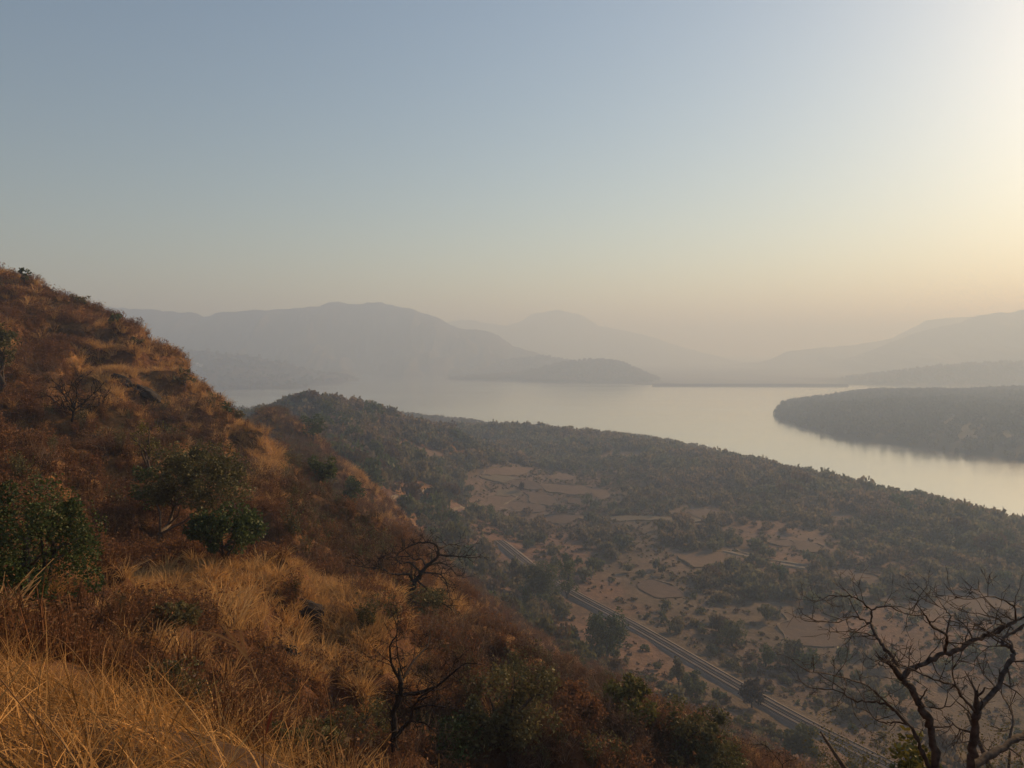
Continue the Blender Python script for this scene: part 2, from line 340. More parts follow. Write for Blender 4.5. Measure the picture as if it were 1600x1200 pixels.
# ------------------------------------------------------------------ island
M_isl, _t, _b = new_mat('island_scrub'); _b.inputs['Base Color'].default_value = (0.034, 0.036, 0.022, 1)
shore = [tuple(at_z(px, py, LAKE_Z)[:2]) for px, py in ((1217, 653), (1232, 660), (1262, 668), (1300, 679), (1350, 689), (1400, 696), (1450, 702), (1500, 708), (1560, 716), (1600, 722), (1700, 742))]
isl = shore + [(1300, 760), (1900, 1400), (1500, 2150), (900, 2080), (640, 1800), (540, 1580)]
ix, iy = np.meshgrid(np.linspace(480, 1920, 240), np.linspace(700, 2200, 250), indexing='ij')
idd = edge_dist(isl, ix, iy) * np.where(inside(isl, ix, iy), 1, -1) + fbm(ix, iy, 60, 3, 3.3) * 14
iz = np.where(idd > 0, LAKE_Z + 30 * (1 - np.exp(-np.maximum(idd, 0) / 110)) + fbm(ix, iy, 180, 3, 1.9) * 9 * smooth(0, 120, idd), LAKE_Z - 1 + np.maximum(idd, -60) * 0.1)
ime = mesh_np('island', np.stack([ix, iy, iz], -1).reshape(-1, 3), grid_quads(240, 250)[:, ::-1])
link('island', ime, M_isl, kind='structure', label='dark wooded island in the lake')
ISL_PTS = np.stack([ix, iy, iz], -1)[idd > 2]

# ------------------------------------------------------------------ mesh builder
class MB:
    def __init__(s): s.V = []; s.F = []; s.n = 0
    def add(s, V, Q):
        s.V.append(np.asarray(V, float)); s.F.append(np.asarray(Q, int) + s.n); s.n += len(V)
    def tube(s, pts, rad, sides=6):
        pts = np.asarray(pts, float); rad = np.asarray(rad, float); n = len(pts)
        T = np.gradient(pts, axis=0); T /= np.linalg.norm(T, axis=1)[:, None] + 1e-9
        up = np.array([0.31, 0.11, 0.94]); A = np.cross(T, up); A /= np.linalg.norm(A, axis=1)[:, None] + 1e-9; B = np.cross(T, A)
        th = np.linspace(0, 2 * np.pi, sides, endpoint=False)
        ring = pts[:, None] + rad[:, None, None] * (np.cos(th)[None, :, None] * A[:, None] + np.sin(th)[None, :, None] * B[:, None])
        i = np.arange(n - 1)[:, None] * sides; j = np.arange(sides)[None]; j2 = (j + 1) % sides
        s.add(ring.reshape(-1, 3), np.stack([i + j, i + j2, i + sides + j2, i + sides + j], -1).reshape(-1, 4))
    def leaves(s, P, size, rs, up=0.3, aspect=0.5, drop=0.0):
        P = np.asarray(P, float); n = len(P)
        size = np.broadcast_to(size, (n,))
        a = rs.normal(size=(n, 3)); a[:, 2] = a[:, 2] * 0.6 - drop; a /= np.linalg.norm(a, axis=1)[:, None]
        b = rs.normal(size=(n, 3)); b[:, 2] *= up; b = np.cross(a, b); b /= np.linalg.norm(b, axis=1)[:, None]
        l = a * size[:, None]; w2 = b * (size * aspect)[:, None] * 0.5
        V = np.stack([P, P + l * 0.45 + w2, P + l, P + l * 0.45 - w2], 1).reshape(-1, 3)
        s.add(V, np.arange(4 * n).reshape(n, 4))
    def mesh(s, name, smooth_shade=True):
        return mesh_np(name, np.concatenate(s.V), np.concatenate(s.F), smooth_shade)

def leaf_mat(name, c1, c2, c3=None, trans=0.25, rough=0.7, vary=0.35, nscale=0.6, patch=None):
    m, t, b = new_mat(name)
    oi = N(t, 'ShaderNodeObjectInfo'); g = N(t, 'ShaderNodeNewGeometry')
    stops = [(0.0, c1), (1.0, c2)] if c3 is None else [(0.0, c1), (0.5, c2), (1.0, c3)]
    r = ramp(t, oi.outputs['Random'], stops)
    n = N(t, 'ShaderNodeTexNoise'); n.inputs['Scale'].default_value = nscale; n.inputs['Detail'].default_value = 3
    t.links.new(g.outputs['Position'], n.inputs['Vector'])
    wn = N(t, 'ShaderNodeTexWhiteNoise', noise_dimensions='1D'); t.links.new(g.outputs['Random Per Island'], wn.inputs['W'])
    ad = N(t, 'ShaderNodeMath', operation='ADD'); t.links.new(n.outputs[0], ad.inputs[0]); t.links.new(wn.outputs[0], ad.inputs[1])
    mr = N(t, 'ShaderNodeMapRange'); mr.inputs[1].default_value = 0.4; mr.inputs[2].default_value = 1.6; mr.inputs[3].default_value = 1 - vary; mr.inputs[4].default_value = 1 + vary
    t.links.new(ad.outputs[0], mr.inputs[0])
    mx = N(t, 'ShaderNodeVectorMath', operation='SCALE'); t.links.new(r.outputs[0], mx.inputs[0]); t.links.new(mr.outputs[0], mx.inputs['Scale'])
    if patch is not None:
        pn = N(t, 'ShaderNodeTexNoise'); pn.inputs['Scale'].default_value = patch[0]; pn.inputs['Detail'].default_value = 4; t.links.new(g.outputs['Position'], pn.inputs['Vector'])
        pr = N(t, 'ShaderNodeMapRange'); pr.inputs[1].default_value = 0.48; pr.inputs[2].default_value = 0.62; t.links.new(pn.outputs[0], pr.inputs[0])
        pm = N(t, 'ShaderNodeMix', data_type='RGBA'); t.links.new(pr.outputs[0], pm.inputs['Factor']); t.links.new(r.outputs[0], pm.inputs['A']); pm.inputs['B'].default_value = (*patch[1], 1)
        t.links.new(pm.outputs['Result'], mx.inputs[0])
    b.inputs['Roughness'].default_value = rough
    t.links.new(mx.outputs[0], b.inputs['Base Color'])
    tr = N(t, 'ShaderNodeBsdfTranslucent'); t.links.new(mx.outputs[0], tr.inputs[0])
    ms = N(t, 'ShaderNodeMixShader'); ms.inputs[0].default_value = trans
    out = t.nodes['Material Output']
    t.links.new(b.outputs[0], ms.inputs[1]); t.links.new(tr.outputs[0], ms.inputs[2]); t.links.new(ms.outputs[0], out.inputs[0])
    return m
M_tree = leaf_mat('valley_tree_leaf', (0.070, 0.094, 0.042), (0.11, 0.118, 0.055), (0.14, 0.122, 0.064), trans=0.4)
M_wood = leaf_mat('woodland_leaf', (0.105, 0.122, 0.066), (0.155, 0.148, 0.084), (0.19, 0.155, 0.092), nscale=0.05, vary=0.5, trans=0.4, patch=(0.014, (0.20, 0.15, 0.10)))
M_dull = leaf_mat('dull_brown_scrub', (0.11, 0.070, 0.042), (0.15, 0.10, 0.06), (0.085, 0.07, 0.042), vary=0.4)
M_pale = leaf_mat('pale_olive_tree', (0.10, 0.095, 0.05), (0.13, 0.115, 0.06), vary=0.4)
M_dark = leaf_mat('dark_glossy_leaf', (0.062, 0.094, 0.032), (0.095, 0.118, 0.04), rough=0.5, vary=0.5)
M_olive = leaf_mat('dusty_olive_leaf', (0.105, 0.105, 0.044), (0.155, 0.135, 0.06), rough=0.55, vary=0.5)
M_yel = leaf_mat('yellow_green_leaf', (0.10, 0.105, 0.03), (0.16, 0.14, 0.035), rough=0.55, vary=0.5)
M_purp = leaf_mat('purple_brown_leaf', (0.045, 0.034, 0.036), (0.055, 0.042, 0.04))
M_rust = leaf_mat('rust_herb', (0.185, 0.086, 0.043), (0.235, 0.12, 0.056), (0.165, 0.095, 0.055), vary=0.5, nscale=0.25, trans=0.35)
M_gold = leaf_mat('golden_dry_grass', (0.52, 0.315, 0.125), (0.60, 0.385, 0.165), (0.44, 0.25, 0.10), vary=0.4, nscale=0.3, trans=0.35)
M_straw = leaf_mat('straw_grass', (0.46, 0.255, 0.085), (0.46, 0.255, 0.085), vary=0.75, nscale=1.5, trans=0.25, rough=0.55)
M_umber_shade = leaf_mat('umber_shade_herb', (0.115, 0.055, 0.030), (0.15, 0.08, 0.042), (0.10, 0.072, 0.038), vary=0.5, nscale=0.25, trans=0.2)  # dark brown herb; its tone also paints the shade of the lower slope
M_gray = leaf_mat('grey_twig', (0.15, 0.095, 0.062), (0.22, 0.15, 0.10), vary=0.4, trans=0.0)
def bark_mat(name, c1, c2, scale=14):
    m, t, b = new_mat(name); g = N(t, 'ShaderNodeTexCoord'); n = N(t, 'ShaderNodeTexNoise'); n.inputs['Scale'].default_value = scale; n.inputs['Detail'].default_value = 8
    t.links.new(g.outputs['Object'], n.inputs['Vector']); r = ramp(t, n.outputs[0], [(0.35, c1), (0.65, c2)])
    t.links.new(r.outputs[0], b.inputs['Base Color'])
    bp = N(t, 'ShaderNodeBump'); bp.inputs['Strength'].default_value = 0.7; bp.inputs['Distance'].default_value = 0.02
    t.links.new(n.outputs[0], bp.inputs['Height']); t.links.new(bp.outputs[0], b.inputs['Normal'])
    return m
M_bark = bark_mat('dark_bark', (0.045, 0.034, 0.027), (0.125, 0.098, 0.078))
M_barkd = bark_mat('black_bark', (0.018, 0.013, 0.011), (0.045, 0.034, 0.027))
M_bark2 = bark_mat('pale_bark', (0.09, 0.07, 0.055), (0.20, 0.165, 0.13))
M_bark3 = bark_mat('valley_trunk', (0.05, 0.04, 0.03), (0.10, 0.08, 0.06), 3)

# ------------------------------------------------------------------ plant shapes
def crown_pts(rs, nlobes, nleaf, zlo=0.25, zhi=1.0, wide=1.0, lob=(0.2, 0.42), spread=0.68):
    """points through the lobes of a crown: x,y in about -1..1, z in zlo..zhi"""
    out = []
    h = zhi - zlo
    for k in range(nlobes):
        a = rs.uniform(0, 2 * np.pi); q = rs.uniform(0, 1) ** 0.6
        zc = zlo + h * rs.uniform(0.18, 0.82); lim = np.sqrt(max(0.05, 1 - ((zc - (zlo + h * 0.42)) / (h * 0.62)) ** 2))
        c = np.array([np.cos(a) * q * spread * lim * wide, np.sin(a) * q * spread * lim * wide, zc])
        rad = rs.uniform(*lob)
        n = max(4, int(nleaf / nlobes)); d = rs.normal(size=(n, 3)); d /= np.linalg.norm(d, axis=1)[:, None]
        r = rad * rs.uniform(0.35, 1.0, n) ** 0.5
        p = c + d * r[:, None] * np.array([1, 1, 0.72 * h]); out.append(p)
    return np.concatenate(out)
def crown_mesh(name, seed, nlobes, nleaf, leaf, **kw):
    rs = np.random.RandomState(seed); m = MB(); P_ = crown_pts(rs, nlobes, nleaf, **kw)
    m.leaves(P_, leaf * rs.uniform(0.6, 1.3, len(P_)), rs, aspect=0.75); return m.mesh(name, False)
def trunk_mesh(name, seed, top=0.6, r0=0.07, limbs=5, sides=6):
    rs = np.random.RandomState(seed); m = MB()
    p = [np.array([0, 0, -0.08])]
    for k in range(5): p.append(p[-1] + np.array([rs.normal() * 0.03, rs.normal() * 0.03, (top + 0.08) / 5]))
    m.tube(p, np.linspace(r0, r0 * 0.35, 6), sides)
    for k in range(limbs):
        q = p[rs.randint(2, 5)]; a = rs.uniform(0, 6.28); L = rs.uniform(0.3, 0.55)
        e = q + np.array([np.cos(a) * L, np.sin(a) * L, rs.uniform(0.15, 0.35)])
        m.tube([q, (q + e) / 2 + rs.normal(size=3) * 0.04 + np.array([0, 0, -0.03]), e], [r0 * 0.5, r0 * 0.33, r0 * 0.12], 4)
    return m.mesh(name)
def tuft_mesh(name, seed, n, h, w, spread=0.3, lean=(0, 0), seg=3, curl=0.5):
    rs = np.random.RandomState(seed); m = MB()
    for k in range(n):
        a = rs.uniform(0, 6.28); q = spread * rs.uniform(0, 1) ** 0.7
        p = np.array([np.cos(a) * q, np.sin(a) * q, -0.05]); d = np.array([np.cos(a) * 0.35 + lean[0] + rs.normal() * 0.25, np.sin(a) * 0.35 + lean[1] + rs.normal() * 0.25, 1.0]); d /= np.linalg.norm(d)
        L = h * rs.uniform(0.5, 1.15); pts = [p]
        for i in range(seg):
            pts.append(pts[-1] + d * L / seg); d = d + np.array([d[0] * curl, d[1] * curl, -curl * 0.35]) * rs.uniform(0.3, 1.2); d /= np.linalg.norm(d)
        pts = np.array(pts); sd_ = np.cross(d, rs.normal(size=3)); sd_ /= np.linalg.norm(sd_)
        ww = w * np.linspace(1, 0.25, seg + 1)[:, None] * rs.uniform(0.7, 1.3)
        V = np.concatenate([pts - sd_ * ww / 2, pts + sd_ * ww / 2]); i = np.arange(seg)
        m.add(V, np.stack([i, i + 1, i + seg + 2, i + seg + 1], -1))
    return m.mesh(name, False)
def herb_mesh(name, seed, stems, leaves, h, leaf):
    rs = np.random.RandomState(seed); m = MB(); P_ = []
    for k in range(stems):
        a = rs.uniform(0, 6.28); q = 0.25 * rs.uniform(0, 1)
        p = np.array([np.cos(a) * q, np.sin(a) * q, -0.05]); e = p + np.array([np.cos(a) * rs.uniform(0, .35), np.sin(a) * rs.uniform(0, .35), 1]) * h * rs.uniform(0.55, 1.1)
        mid = (p + e) / 2 + rs.normal(size=3) * 0.04
        m.tube([p, mid, e], [0.012, 0.009, 0.004], 3)
        for j in range(leaves // stems):
            t_ = rs.uniform(0.25, 1.05); P_.append(p + (e - p) * t_ + rs.normal(size=3) * 0.09)
    m.leaves(P_, leaf * rs.uniform(0.6, 1.4, len(P_)), rs, aspect=0.55); return m.mesh(name, False)
def grow(m, rs, p, d, L, r, depth, wig=0.25, up=0.0, sides=5, split=(2, 3), fall=0.68, rmin=0.003, ang=0.75):
    n = 4; pts = [np.array(p, float)]; d = np.array(d, float); d /= np.linalg.norm(d)
    for i in range(n):
        d = d + rs.normal(size=3) * wig + np.array([0, 0, up]); d /= np.linalg.norm(d); pts.append(pts[-1] + d * L / n)
    r1 = max(r * 0.55, rmin * 0.6)
    m.tube(pts, np.linspace(r, r1, n + 1), sides if depth > 1 else 3)
    if depth <= 0: return
    for k in range(rs.randint(split[0], split[1] + 1)):
        i = n if k == 0 else rs.randint(1, n + 1)
        dd = d + rs.normal(size=3) * ang
        grow(m, rs, pts[i], dd, L * fall * rs.uniform(0.7, 1.2), max(r1 * 0.8, rmin), depth - 1, wig, up, sides, split, fall, rmin, ang)
def twig_shrub_mesh(name, seed, h, stems=6, depth=3, r=0.02):
    rs = np.random.RandomState(seed); m = MB()
    for k in range(stems):
        a = rs.uniform(0, 6.28); grow(m, rs, (np.cos(a) * 0.1, np.sin(a) * 0.1, -0.05), (np.cos(a) * 0.6, np.sin(a) * 0.6, 1), h * 0.42, r, depth, 0.2, 0.05, 3, (2, 3), 0.72, 0.006, 0.55)
    return m.mesh(name)

# ------------------------------------------------------------------ scatter as one mass (geometry nodes)
def scatter(name, pts, scl, pick, protos, label, cat=None, rot=None, seed=1, tilt=0.15):
    rs = np.random.RandomState(seed); n = len(pts)
    if n == 0: return
    col = bpy.data.collections.new(name + '_forms')
    for i, (pn, me) in enumerate(protos):
        o = bpy.data.objects.new('form_%02d_%s' % (i, pn), me); col.objects.link(o)
    me = bpy.data.meshes.new(name); me.vertices.add(n); me.vertices.foreach_set('co', np.asarray(pts, np.float32).ravel())
    if rot is None: rot = np.stack([rs.normal(size=n) * tilt, rs.normal(size=n) * tilt, rs.uniform(0, 6.28, n)], 1)
    scl = np.asarray(scl, np.float32); scl = np.repeat(scl[:, None], 3, 1) if scl.ndim == 1 else scl
    a = me.attributes.new('turn', 'FLOAT_VECTOR', 'POINT'); a.data.foreach_set('vector', np.asarray(rot, np.float32).ravel())
    a = me.attributes.new('grow', 'FLOAT_VECTOR', 'POINT'); a.data.foreach_set('vector', scl.ravel())
    a = me.attributes.new('pick', 'INT', 'POINT'); a.data.foreach_set('value', np.asarray(pick, np.int32))
    o = link(name, me, None, label=label, kind='stuff')
    if cat: o['category'] = cat
    ng = bpy.data.node_groups.new(name, 'GeometryNodeTree')
    ng.interface.new_socket('Geometry', in_out='INPUT', socket_type='NodeSocketGeometry'); ng.interface.new_socket('Geometry', in_out='OUTPUT', socket_type='NodeSocketGeometry')
    gi = ng.nodes.new('NodeGroupInput'); go = ng.nodes.new('NodeGroupOutput')
    ci = ng.nodes.new('GeometryNodeCollectionInfo'); ci.inputs['Collection'].default_value = col; ci.inputs['Separate Children'].default_value = True; ci.inputs['Reset Children'].default_value = True
    ip = ng.nodes.new('GeometryNodeInstanceOnPoints'); ip.inputs['Pick Instance'].default_value = True
    def na(nm, ty):
        x = ng.nodes.new('GeometryNodeInputNamedAttribute'); x.data_type = ty; x.inputs['Name'].default_value = nm; return x.outputs['Attribute']
    L = ng.links.new
    L(gi.outputs[0], ip.inputs['Points']); L(ci.outputs[0], ip.inputs['Instance']); L(na('pick', 'INT'), ip.inputs['Instance Index'])
    L(na('turn', 'FLOAT_VECTOR'), ip.inputs['Rotation']); L(na('grow', 'FLOAT_VECTOR'), ip.inputs['Scale']); L(ip.outputs[0], go.inputs[0])
    md = o.modifiers.new('scatter', 'NODES'); md.node_group = ng
    return o
def with_mat(me, *mats):
    for m in mats: me.materials.append(m)
    return me

# ------------------------------------------------------------------ fields on the valley floor
from mathutils.geometry import delaunay_2d_cdt
def field_mat(name, c1, c2):
    m, t, b = new_mat(name); g = N(t, 'ShaderNodeNewGeometry'); n = N(t, 'ShaderNodeTexNoise'); n.inputs['Scale'].default_value = 0.22; n.inputs['Detail'].default_value = 10; n.inputs['Roughness'].default_value = 0.78
    t.links.new(g.outputs['Position'], n.inputs['Vector']); r = ramp(t, n.outputs[0], [(0.35, c1), (0.65, c2)]); t.links.new(r.outputs[0], b.inputs['Base Color'])
    bp = N(t, 'ShaderNodeBump'); bp.inputs['Strength'].default_value = 1.0; bp.inputs['Distance'].default_value = 0.6; t.links.new(n.outputs[0], bp.inputs['Height']); t.links.new(bp.outputs[0], b.inputs['Normal']); return m
M_fields = [field_mat('stubble_field', (0.125, 0.082, 0.054), (0.175, 0.118, 0.078)), field_mat('ploughed_field', (0.085, 0.058, 0.042), (0.125, 0.084, 0.06)), field_mat('dull_green_field', (0.115, 0.096, 0.06), (0.165, 0.13, 0.082))]
M_bank = field_mat('dry_grass_bank', (0.115, 0.08, 0.05), (0.18, 0.13, 0.08))
FIELDS = []; rs_f = np.random.RandomState(5)
def drape(pts, step=3.0):
    pts = np.asarray(pts, float); out = [pts[0]]
    for a, b2 in zip(pts[:-1], pts[1:]):
        k = max(1, int(np.hypot(*(b2 - a)) / step))
        for i in range(1, k + 1): out.append(a + (b2 - a) * i / k)
    return np.array(out)
def ridge_mesh(name, line, w, h, closed=False):
    n = len(line); T = np.gradient(line, axis=0); T /= np.linalg.norm(T, axis=1)[:, None] + 1e-9; Nn = np.stack([-T[:, 1], T[:, 0]], 1)
    off = np.array([-1, -0.45, 0.45, 1]) * w / 2; hh = np.array([-0.6, h, h, -0.6])
    jit = 1 + fbm(line[:, 0], line[:, 1], 5, 2, 4.0)[:, None] * 1.2
    X = line[:, None, 0] + Nn[:, None, 0] * off * jit; Y = line[:, None, 1] + Nn[:, None, 1] * off * jit
    Z = height(X, Y) + hh * jit
    return mesh_np(name, np.stack([X, Y, Z], -1).reshape(-1, 3), grid_quads(n, 4), False)
def field(poly_px, label, mi=0, bank=0.5):
    W = [hit(*p) for p in poly_px]
    if any(q is None for q in W): return
    W = np.array(W)[:, :2]
    loop = np.concatenate([W, W[:1]])
    # round the outline a little
    t_ = np.linspace(0, len(W), 60, endpoint=False); k = t_.astype(int); f = (t_ - k)[:, None]
    Pm = lambda j: W[j % len(W)]
    cr = 0.5 * ((2 * Pm(k)) + (-Pm(k - 1) + Pm(k + 1)) * f + (2 * Pm(k - 1) - 5 * Pm(k) + 4 * Pm(k + 1) - Pm(k + 2)) * f ** 2 + (-Pm(k - 1) + 3 * Pm(k) - 3 * Pm(k + 1) + Pm(k + 2)) * f ** 3)
    cr = cr + np.stack([fbm(cr[:, 0], cr[:, 1], 14, 2, 3.0), fbm(cr[:, 0], cr[:, 1], 14, 2, 7.0)], 1) * 6.0
    FIELDS.append(cr)
    lo, hi = cr.min(0), cr.max(0); gx, gy = np.meshgrid(np.arange(lo[0], hi[0], 5), np.arange(lo[1], hi[1], 5)); gx = gx.ravel(); gy = gy.ravel()
    k = inside(cr, gx, gy) & (edge_dist(cr, gx, gy) > 2); pts = np.concatenate([cr, np.stack([gx[k], gy[k]], 1)])
    v, e, fc, *_ = delaunay_2d_cdt([Vector(p) for p in pts], [], [list(range(len(cr)))], 1, 1e-4)
    v = np.array([tuple(p) for p in v]); z = height(v[:, 0], v[:, 1]) + 0.4
    me = bpy.data.meshes.new('field'); me.from_pydata([(a, b2, c) for (a, b2), c in zip(v, z)], [], [tuple(q) for q in fc]); me.update()
    o = link('field', me, M_fields[mi], kind='structure', label=label)
    if bank:
        ro = rs_f.randint(60); ln = rs_f.randint(26, 46); ring = np.concatenate([np.roll(cr, ro, 0)] * 2)[:ln]
        link('field_bank', ridge_mesh('field_bank', drape(ring, 3), 1.5, rs_f.uniform(0.55, 0.85)), M_bank, parent=o)
TF = 'bare terraced field on the valley floor below the wooded hill'
for i, pl in enumerate(([(765, 734), (800, 730), (830, 732), (818, 740), (790, 744), (758, 743)], [(758, 746), (786, 745), (812, 749), (806, 753), (786, 755), (763, 752)], [(814, 751), (832, 753), (852, 762), (838, 766), (818, 764), (803, 757)],
    [(782, 768), (800, 765), (815, 768), (812, 775), (790, 778), (776, 774)], [(745, 792), (770, 778), (800, 779), (804, 784), (790, 795), (748, 799)], [(822, 770), (850, 773), (870, 782), (888, 790), (870, 794), (832, 785)],
    [(800, 786), (830, 787), (850, 796), (840, 802), (810, 800), (796, 793)], [(852, 756), (893, 759), (920, 764), (925, 772), (900, 774), (862, 768)], [(866, 742), (892, 744), (900, 749), (872, 751), (854, 748)], [(926, 762), (946, 766), (958, 773), (945, 782), (928, 778)],
    [(842, 810), (880, 804), (905, 806), (905, 812), (890, 817), (858, 818)], [(895, 778), (925, 780), (945, 788), (920, 792), (893, 786)])):
    field(pl, TF, (0, 2, 1, 2, 0, 0, 0, 0, 0, 0, 1, 1)[i])
for pl, lb, mi in (([(918, 808), (1000, 808), (1082, 812), (1080, 816), (1000, 815), (914, 813)], 'long pale field strip in the middle of the valley', 2), ([(938, 713), (962, 707), (1000, 707), (1028, 714), (990, 719), (948, 718)], 'pale clearing among the woods near the lake', 0),
    ([(1205, 846), (1228, 844), (1238, 852), (1215, 855)], 'small brown field by the shore woods', 1), ([(1236, 846), (1262, 848), (1290, 860), (1262, 864), (1244, 855)], 'brown field with grassy banks by the shore woods', 1), ([(1312, 897), (1330, 893), (1382, 905), (1378, 918), (1322, 911)], 'bare brown field right of the valley woods', 1),
    ([(1458, 932), (1520, 926), (1588, 945), (1578, 963), (1500, 958)], 'bare brown field behind the leafless tree', 1), ([(1062, 869), (1115, 861), (1128, 878), (1085, 889)], 'tan field in the middle of the valley', 0), ([(1002, 907), (1055, 916), (1070, 929), (1032, 934), (998, 919)], 'brown field above the railway', 1),
    ([(1215, 966), (1258, 966), (1305, 1000), (1290, 1008), (1240, 1003)], 'dark brown field above the railway at right', 1), ([(620, 694), (650, 696), (690, 712), (672, 722), (640, 712)], 'bare reddish clearing on the wooded hill', 0),
    ([(1075, 800), (1110, 796), (1130, 804), (1100, 812)], 'faint brown field below the shore woods', 1), ([(1290, 800), (1330, 806), (1345, 820), (1310, 818)], 'brown clearing at the edge of the shore woods', 1)):
    field(pl, lb, mi)
M_path = field_mat('pale_dirt_path', (0.19, 0.15, 0.10), (0.26, 0.21, 0.145))
PATHS = []
def path(px, w, label):
    L_ = np.array([hit(*p)[:2] for p in px]); l = drape(L_, 4); k = np.ones(5) / 5
    for c in (0, 1):
        if len(l) > 8: l[2:-2, c] = np.convolve(l[:, c], k, 'valid')
    PATHS.append(l); link('path', ridge_mesh('path', l, w, 0.5), M_path, kind='structure', label=label)
path([(1130, 862), (1160, 868), (1190, 878), (1225, 885), (1265, 889)], 4.5, 'pale track curving through the valley')
path([(1150, 860), (1185, 872), (1230, 880), (1262, 884)], 3.5, 'pale track beside the first')
path([(700, 802), (730, 796), (760, 790), (790, 795), (830, 803)], 2.2, 'dirt path along the terraces')
path([(815, 768), (808, 778), (795, 785), (785, 792)], 2.0, 'pale footpath between terraces')
path([(610, 782), (640, 772), (680, 765)], 2.0, 'dirt path at the foot of the wooded hill')
path([(400, 668), (408, 658), (416, 650)], 1.2, 'worn footpath up the rust-coloured knoll')

# ------------------------------------------------------------------ railway
RPX = [(778, 847), (792, 858), (815, 878), (840, 897), (875, 921), (920, 946), (960, 966), (1000, 988), (1050, 1017), (1100, 1046), (1150, 1077), (1200, 1106), (1260, 1140), (1330, 1176), (1420, 1222), (1520, 1275)]
rl = []
for p in RPX:
    q = hit(*p); rl.append((q if q is not None and q[2] < -88 else at_z(p[0], p[1], -97.5))[:2])
rl = drape(np.array(rl), 4)
kk = np.hanning(15); kk /= kk.sum()
rl = np.stack([np.convolve(np.pad(rl[:, c], 7, 'reflect', reflect_type='odd'), kk, 'valid') for c in (0, 1)], 1)
T_ = np.gradient(rl, axis=0); T_ /= np.linalg.norm(T_, axis=1)[:, None]; Nr = np.stack([T_[:, 1], -T_[:, 0]], 1)
RZ = height(rl[:, 0], rl[:, 1]); RZ = np.convolve(np.pad(RZ, 12, 'edge'), np.hanning(25) / np.hanning(25).sum(), 'valid') + 1.0
def strip(name, offs, zs, mat, **kw):
    X = rl[:, None, 0] + Nr[:, None, 0] * np.array(offs); Y = rl[:, None, 1] + Nr[:, None, 1] * np.array(offs); Z = RZ[:, None] + np.array(zs)[None]
    me = mesh_np(name, np.stack([X, Y, Z], -1).reshape(-1, 3), grid_quads(len(rl), len(offs)), False)
    return link(name, me, mat, **kw)
M_ballast = field_mat('ballast', (0.165, 0.13, 0.102), (0.22, 0.18, 0.145)); M_rail = field_mat('rail_steel', (0.062, 0.048, 0.04), (0.09, 0.07, 0.058)); M_sleeper = field_mat('sleeper_concrete', (0.145, 0.116, 0.094), (0.19, 0.155, 0.127))
strip('railway_embankment', [-7.2, -5.0, -3.0, 3.0, 5.0, 7.2], [-3.2, -1.1, 0, 0, -1.1, -3.2], M_ballast, kind='structure', label='grey ballast embankment of the railway crossing the valley')
for cx, lb in ((-1.45, 'railway track on the side of the embankment facing the hill'), (1.45, 'railway track on the side of the embankment facing the fields')):
    tr = link('railway_track', None, label=lb, cat='railway track', group='parallel tracks of the railway', loc=(rl[0, 0], rl[0, 1], float(RZ[0])))
    def sub(name, offs, zs, mat):
        o = strip(name, offs, zs, mat, parent=tr); o.matrix_parent_inverse = Matrix.Translation(-tr.location)
    sub('sleeper_bed', [cx - 1.2, cx - 1.15, cx + 1.15, cx + 1.2], [0.0, 0.12, 0.12, 0.0], M_sleeper)
    for r_ in (-0.76, 0.76):
        sub('rail', [cx + r_ - 0.065, cx + r_ - 0.055, cx + r_ + 0.055, cx + r_ + 0.065], [0.1, 0.28, 0.28, 0.1], M_rail)

# ------------------------------------------------------------------ dam
def dam():
    a = at_z(1020, 600, LAKE_Z + 6); b2 = at_z(1352, 604, LAKE_Z + 6)
    a = np.array([a[0], 2705.0]); b2 = np.array([b2[0] + 10, 2680.0])
    d = (b2 - a); L_ = np.hypot(*d); d /= L_; nrm = np.array([-d[1], d[0]])
    root = link('dam', None, label='long low earth dam closing the lake in the distance', cat='dam', loc=(a[0], a[1], LAKE_Z))
    n = 60; s_ = np.linspace(0, L_, n)
    def part(name, offs, zs, mat):
        V = np.stack([np.stack([d[0] * s_ + nrm[0] * o, d[1] * s_ + nrm[1] * o, np.full(n, z)], -1) for o, z in zip(offs, zs)], 1)
        link(name, mesh_np(name, V.reshape(-1, 3), grid_quads(n, len(offs)), False), mat, parent=root)
    part('embankment', [-22, -4, 4, 30], [-6, 6.5, 6.5, -9], M_fields[1])
    part('crest_road', [-3.2, 3.2], [6.55, 6.55], M_path)
    part('parapet', [-3.9, -3.85, -3.45, -3.4], [6.5, 7.6, 7.6, 6.5], M_ballast)
dam()

# ------------------------------------------------------------------ naming by place
LM_VALLEY = [('terraced fields', 830, 770), ('large round dark tree', 948, 990), ('railway far end', 785, 855), ('purple railway tree', 1175, 1085), ('long pale field strip', 1000, 812), ('curving pale track', 1200, 877), ('red hillside clearing', 650, 705),
    ('lakeside hilltop', 510, 640), ('pale lakeside clearing', 985, 713), ('brown shoreside field', 1250, 855), ('tip of the island', 1217, 650), ('leafless tree top', 1380, 950), ('narrow embankment tree', 1060, 1050), ('bushy bottom right tree', 1252, 1160),
    ('rightmost brown field', 1520, 945), ('tan field in mid valley', 1095, 875), ('orange strip of slope', 560, 750), ('yellow-green edge bush', 985, 1100), ('spreading bare tree', 680, 890)]
LM_SLOPE = [('spreading bare tree', 660, 890), ('twin-stemmed bare tree', 650, 1080), ('pale leaning trunk', 250, 830), ('rounded dark green bush', 350, 840), ('golden crest', 480, 900), ('large left bush', 60, 880), ('yellow-green edge bush', 985, 1100), ('fan-shaped bare tree', 120, 640), ('mass of olive leaves', 800, 1130)]
_rank = {}
